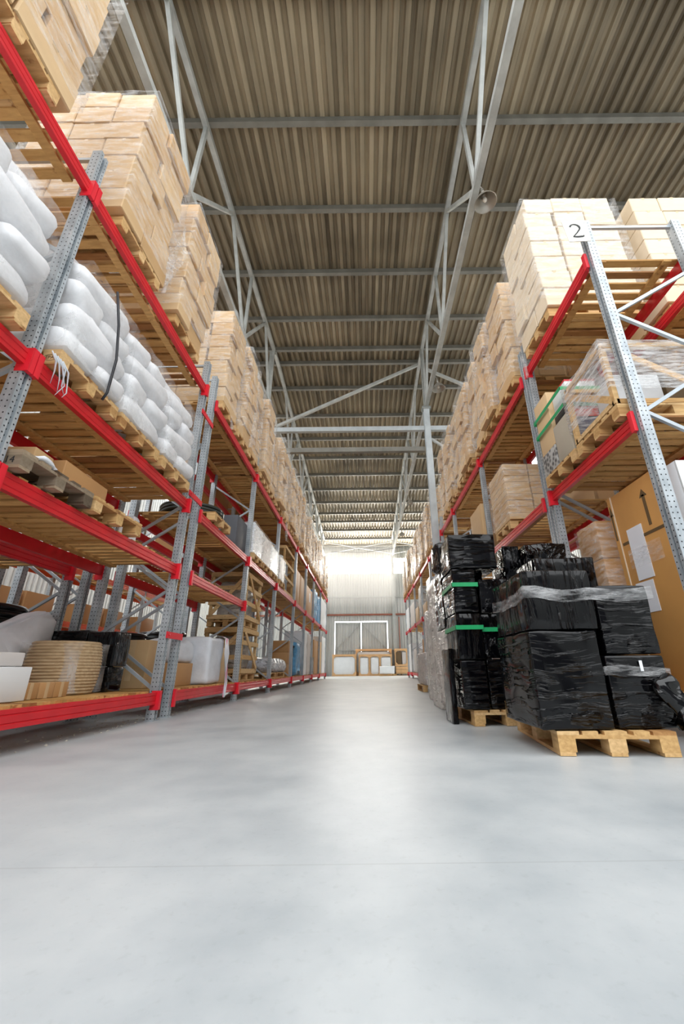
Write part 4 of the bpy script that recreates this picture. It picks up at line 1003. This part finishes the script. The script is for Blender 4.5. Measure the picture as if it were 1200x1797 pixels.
# ------------------------------------------------------------------ crates and loads before the end wall
YC = 35.4
def endcrate(label, x0, x1, z1, ch, y0=YC, dep=.8, z0=.0, mid=False):
    return crate(label, x0, x1, y0, y0+dep, z0, z1, 'ply', mid, False, ch, b=.14)
endcrate('plywood framed crate with white sheet front, leftmost before the end wall', -2.8, -.85, 1.66, .28)
rbox('white_sheet_load', 'white sheet wrapped load inside the leftmost end wall crate', 'load', -2.7, -.95, YC+.06, YC+.7, .05, 1.5, 'plast', 0, .04)
for k, (a, b) in enumerate(((-.62, .25), (.27, 1.1), (1.12, 2.1))):
    endcrate(f'plywood framed crate with arched opening before the gate, {["left","middle","right"][k]} of the front three', a, b, 1.64, .2)
    rbox('white_wrapped_load', f'white film wrapped load inside the front three crates, {["left","middle","right"][k]} one', 'load', a+.08, b-.08, YC+.06, YC+.7, .05, 1.42, 'plast', 0, .05, 6, .02, 4, k)
endcrate('longer plywood crate standing behind the front three crates', -.9, 2.15, 2.1, .3, YC+.9, .5)
rbox('white_sheet_load', 'white sheet load in the longer crate behind', 'load', -.75, 2.0, YC+.98, YC+1.32, .3, 1.9, 'whitebox', 0, .04)
r_ = endcrate('plywood crate with brown cabinet, right of the gate', 2.38, 3.4, 2.06, .22, YC, .8, .72)
rbox('brown_cabinet', 'brown glossy cabinet inside the crate right of the gate', 'cabinet', 2.5, 2.9, YC+.06, YC+.7, .78, 1.85, 'tapebrown', 0, .03)
rbox('white_wrapped_load', 'white wrapped thing beside the brown cabinet', 'load', 2.95, 3.3, YC+.06, YC+.7, .78, 1.8, 'offw', 0, .05)
for k in range(2): rbox('wooden_box', f'orange brown timber box under the cabinet crate, {["lower","upper"][k]} one', 'box', 2.42, 3.42, YC, YC+.8, .16+.27*k, .42+.27*k, 'ply', 0, .01)
pallet('f', 2.92, YC+.4, 0, 'pallet under the timber boxes right of the gate')
pallet('f', 1.62, YC-1.0, 0, 'pallet with a low wrapped load before the gate crates')
parcel('low film wrapped load on a pallet before the gate crates', 1.05, 2.2, YC-1.35, YC-.65, PZ+.006, .72, 'plast', 80, .03, name='wrapped_load', cat='load', sub=7)

# debris under the left rack
mb = MB(); r = random.Random(9)
for k in range(420):
    x = -2.55-abs(r.gauss(0, .45)); y = r.uniform(1.6, 10); s_ = r.uniform(.004, .016)
    a = r.uniform(0, 6.3); mb.add([(x+s_*math.cos(a+q), y+s_*math.sin(a+q), .002+.004*(q > 2)) for q in (0, 1.6, 3.1, 4.7)]+[(x, y, .012)], [(0, 1, 4), (1, 2, 4), (2, 3, 4), (3, 0, 4)])
tag(mb.build('debris', M['debris']), 'pale scraps and crumbs on the dirty floor under the left rack', 'debris', None, 'stuff')

hz = MB().box(-3.3, 2.3, 28.2, 34.9, 5.4, 9.8)  # scattering volume added to imitate the bloom round the window
hm, ht, hp, ho = nt('glow_haze'); ht.nodes.remove(hp)
vs_ = N(ht, 'ShaderNodeVolumeScatter', {'Color': (1, .97, .92, 1), 'Density': .07, 'Anisotropy': .3}); ht.links.new(vs_.outputs[0], ho.inputs['Volume'])
tag(hz.build('haze', hm), 'added haze volume imitating the glow before the bright window band of the end wall', 'haze', None, 'stuff')

# ------------------------------------------------------------------ camera, light
cam = bpy.data.cameras.new('camera'); co = bpy.data.objects.new('camera', cam); C.objects.link(co)
Mx = Matrix(((0.99992931, 0.01188977, 0.0, 0.0), (0.00429612, -0.36130375, -0.93243828, 0.0), (-0.01108647, 0.93237237, -0.36132929, .55), (0, 0, 0, 1)))
co.matrix_world = Mx
cam.sensor_fit = 'VERTICAL'; cam.sensor_height = 36; cam.sensor_width = 24
cam.lens = 708.4186*36/1797; cam.shift_x = -39.736/1797; cam.shift_y = .5/1797
cam.clip_start = .05; cam.clip_end = 300
S.camera = co
w = bpy.data.worlds.new('daylight'); S.world = w; w.use_nodes = True
t = w.node_tree; bg = t.nodes['Background']
geo = t.nodes.new('ShaderNodeTexCoord'); sp = t.nodes.new('ShaderNodeSeparateXYZ'); t.links.new(geo.outputs['Generated'], sp.inputs[0])
rp = t.nodes.new('ShaderNodeValToRGB'); t.links.new(sp.outputs[2], rp.inputs[0])
rp.color_ramp.elements[0].position = 0; rp.color_ramp.elements[0].color = (.25, .25, .24, 1)
rp.color_ramp.elements[1].position = .06; rp.color_ramp.elements[1].color = (.955, .98, 1.0, 1)
t.links.new(rp.outputs[0], bg.inputs[0]); bg.inputs[1].default_value = 2.6
S.view_settings.view_transform = 'Standard'; S.view_settings.look = 'None'; S.view_settings.gamma = 1
S.view_settings.exposure = .5; S.view_settings.use_curve_mapping = False
S.cycles.use_denoising = True
S.cycles.max_bounces = 8; S.cycles.diffuse_bounces = 4; S.cycles.glossy_bounces = 3; S.cycles.transparent_max_bounces = 24
S.cycles.transmission_bounces = 2; S.cycles.caustics_reflective = False; S.cycles.caustics_refractive = False
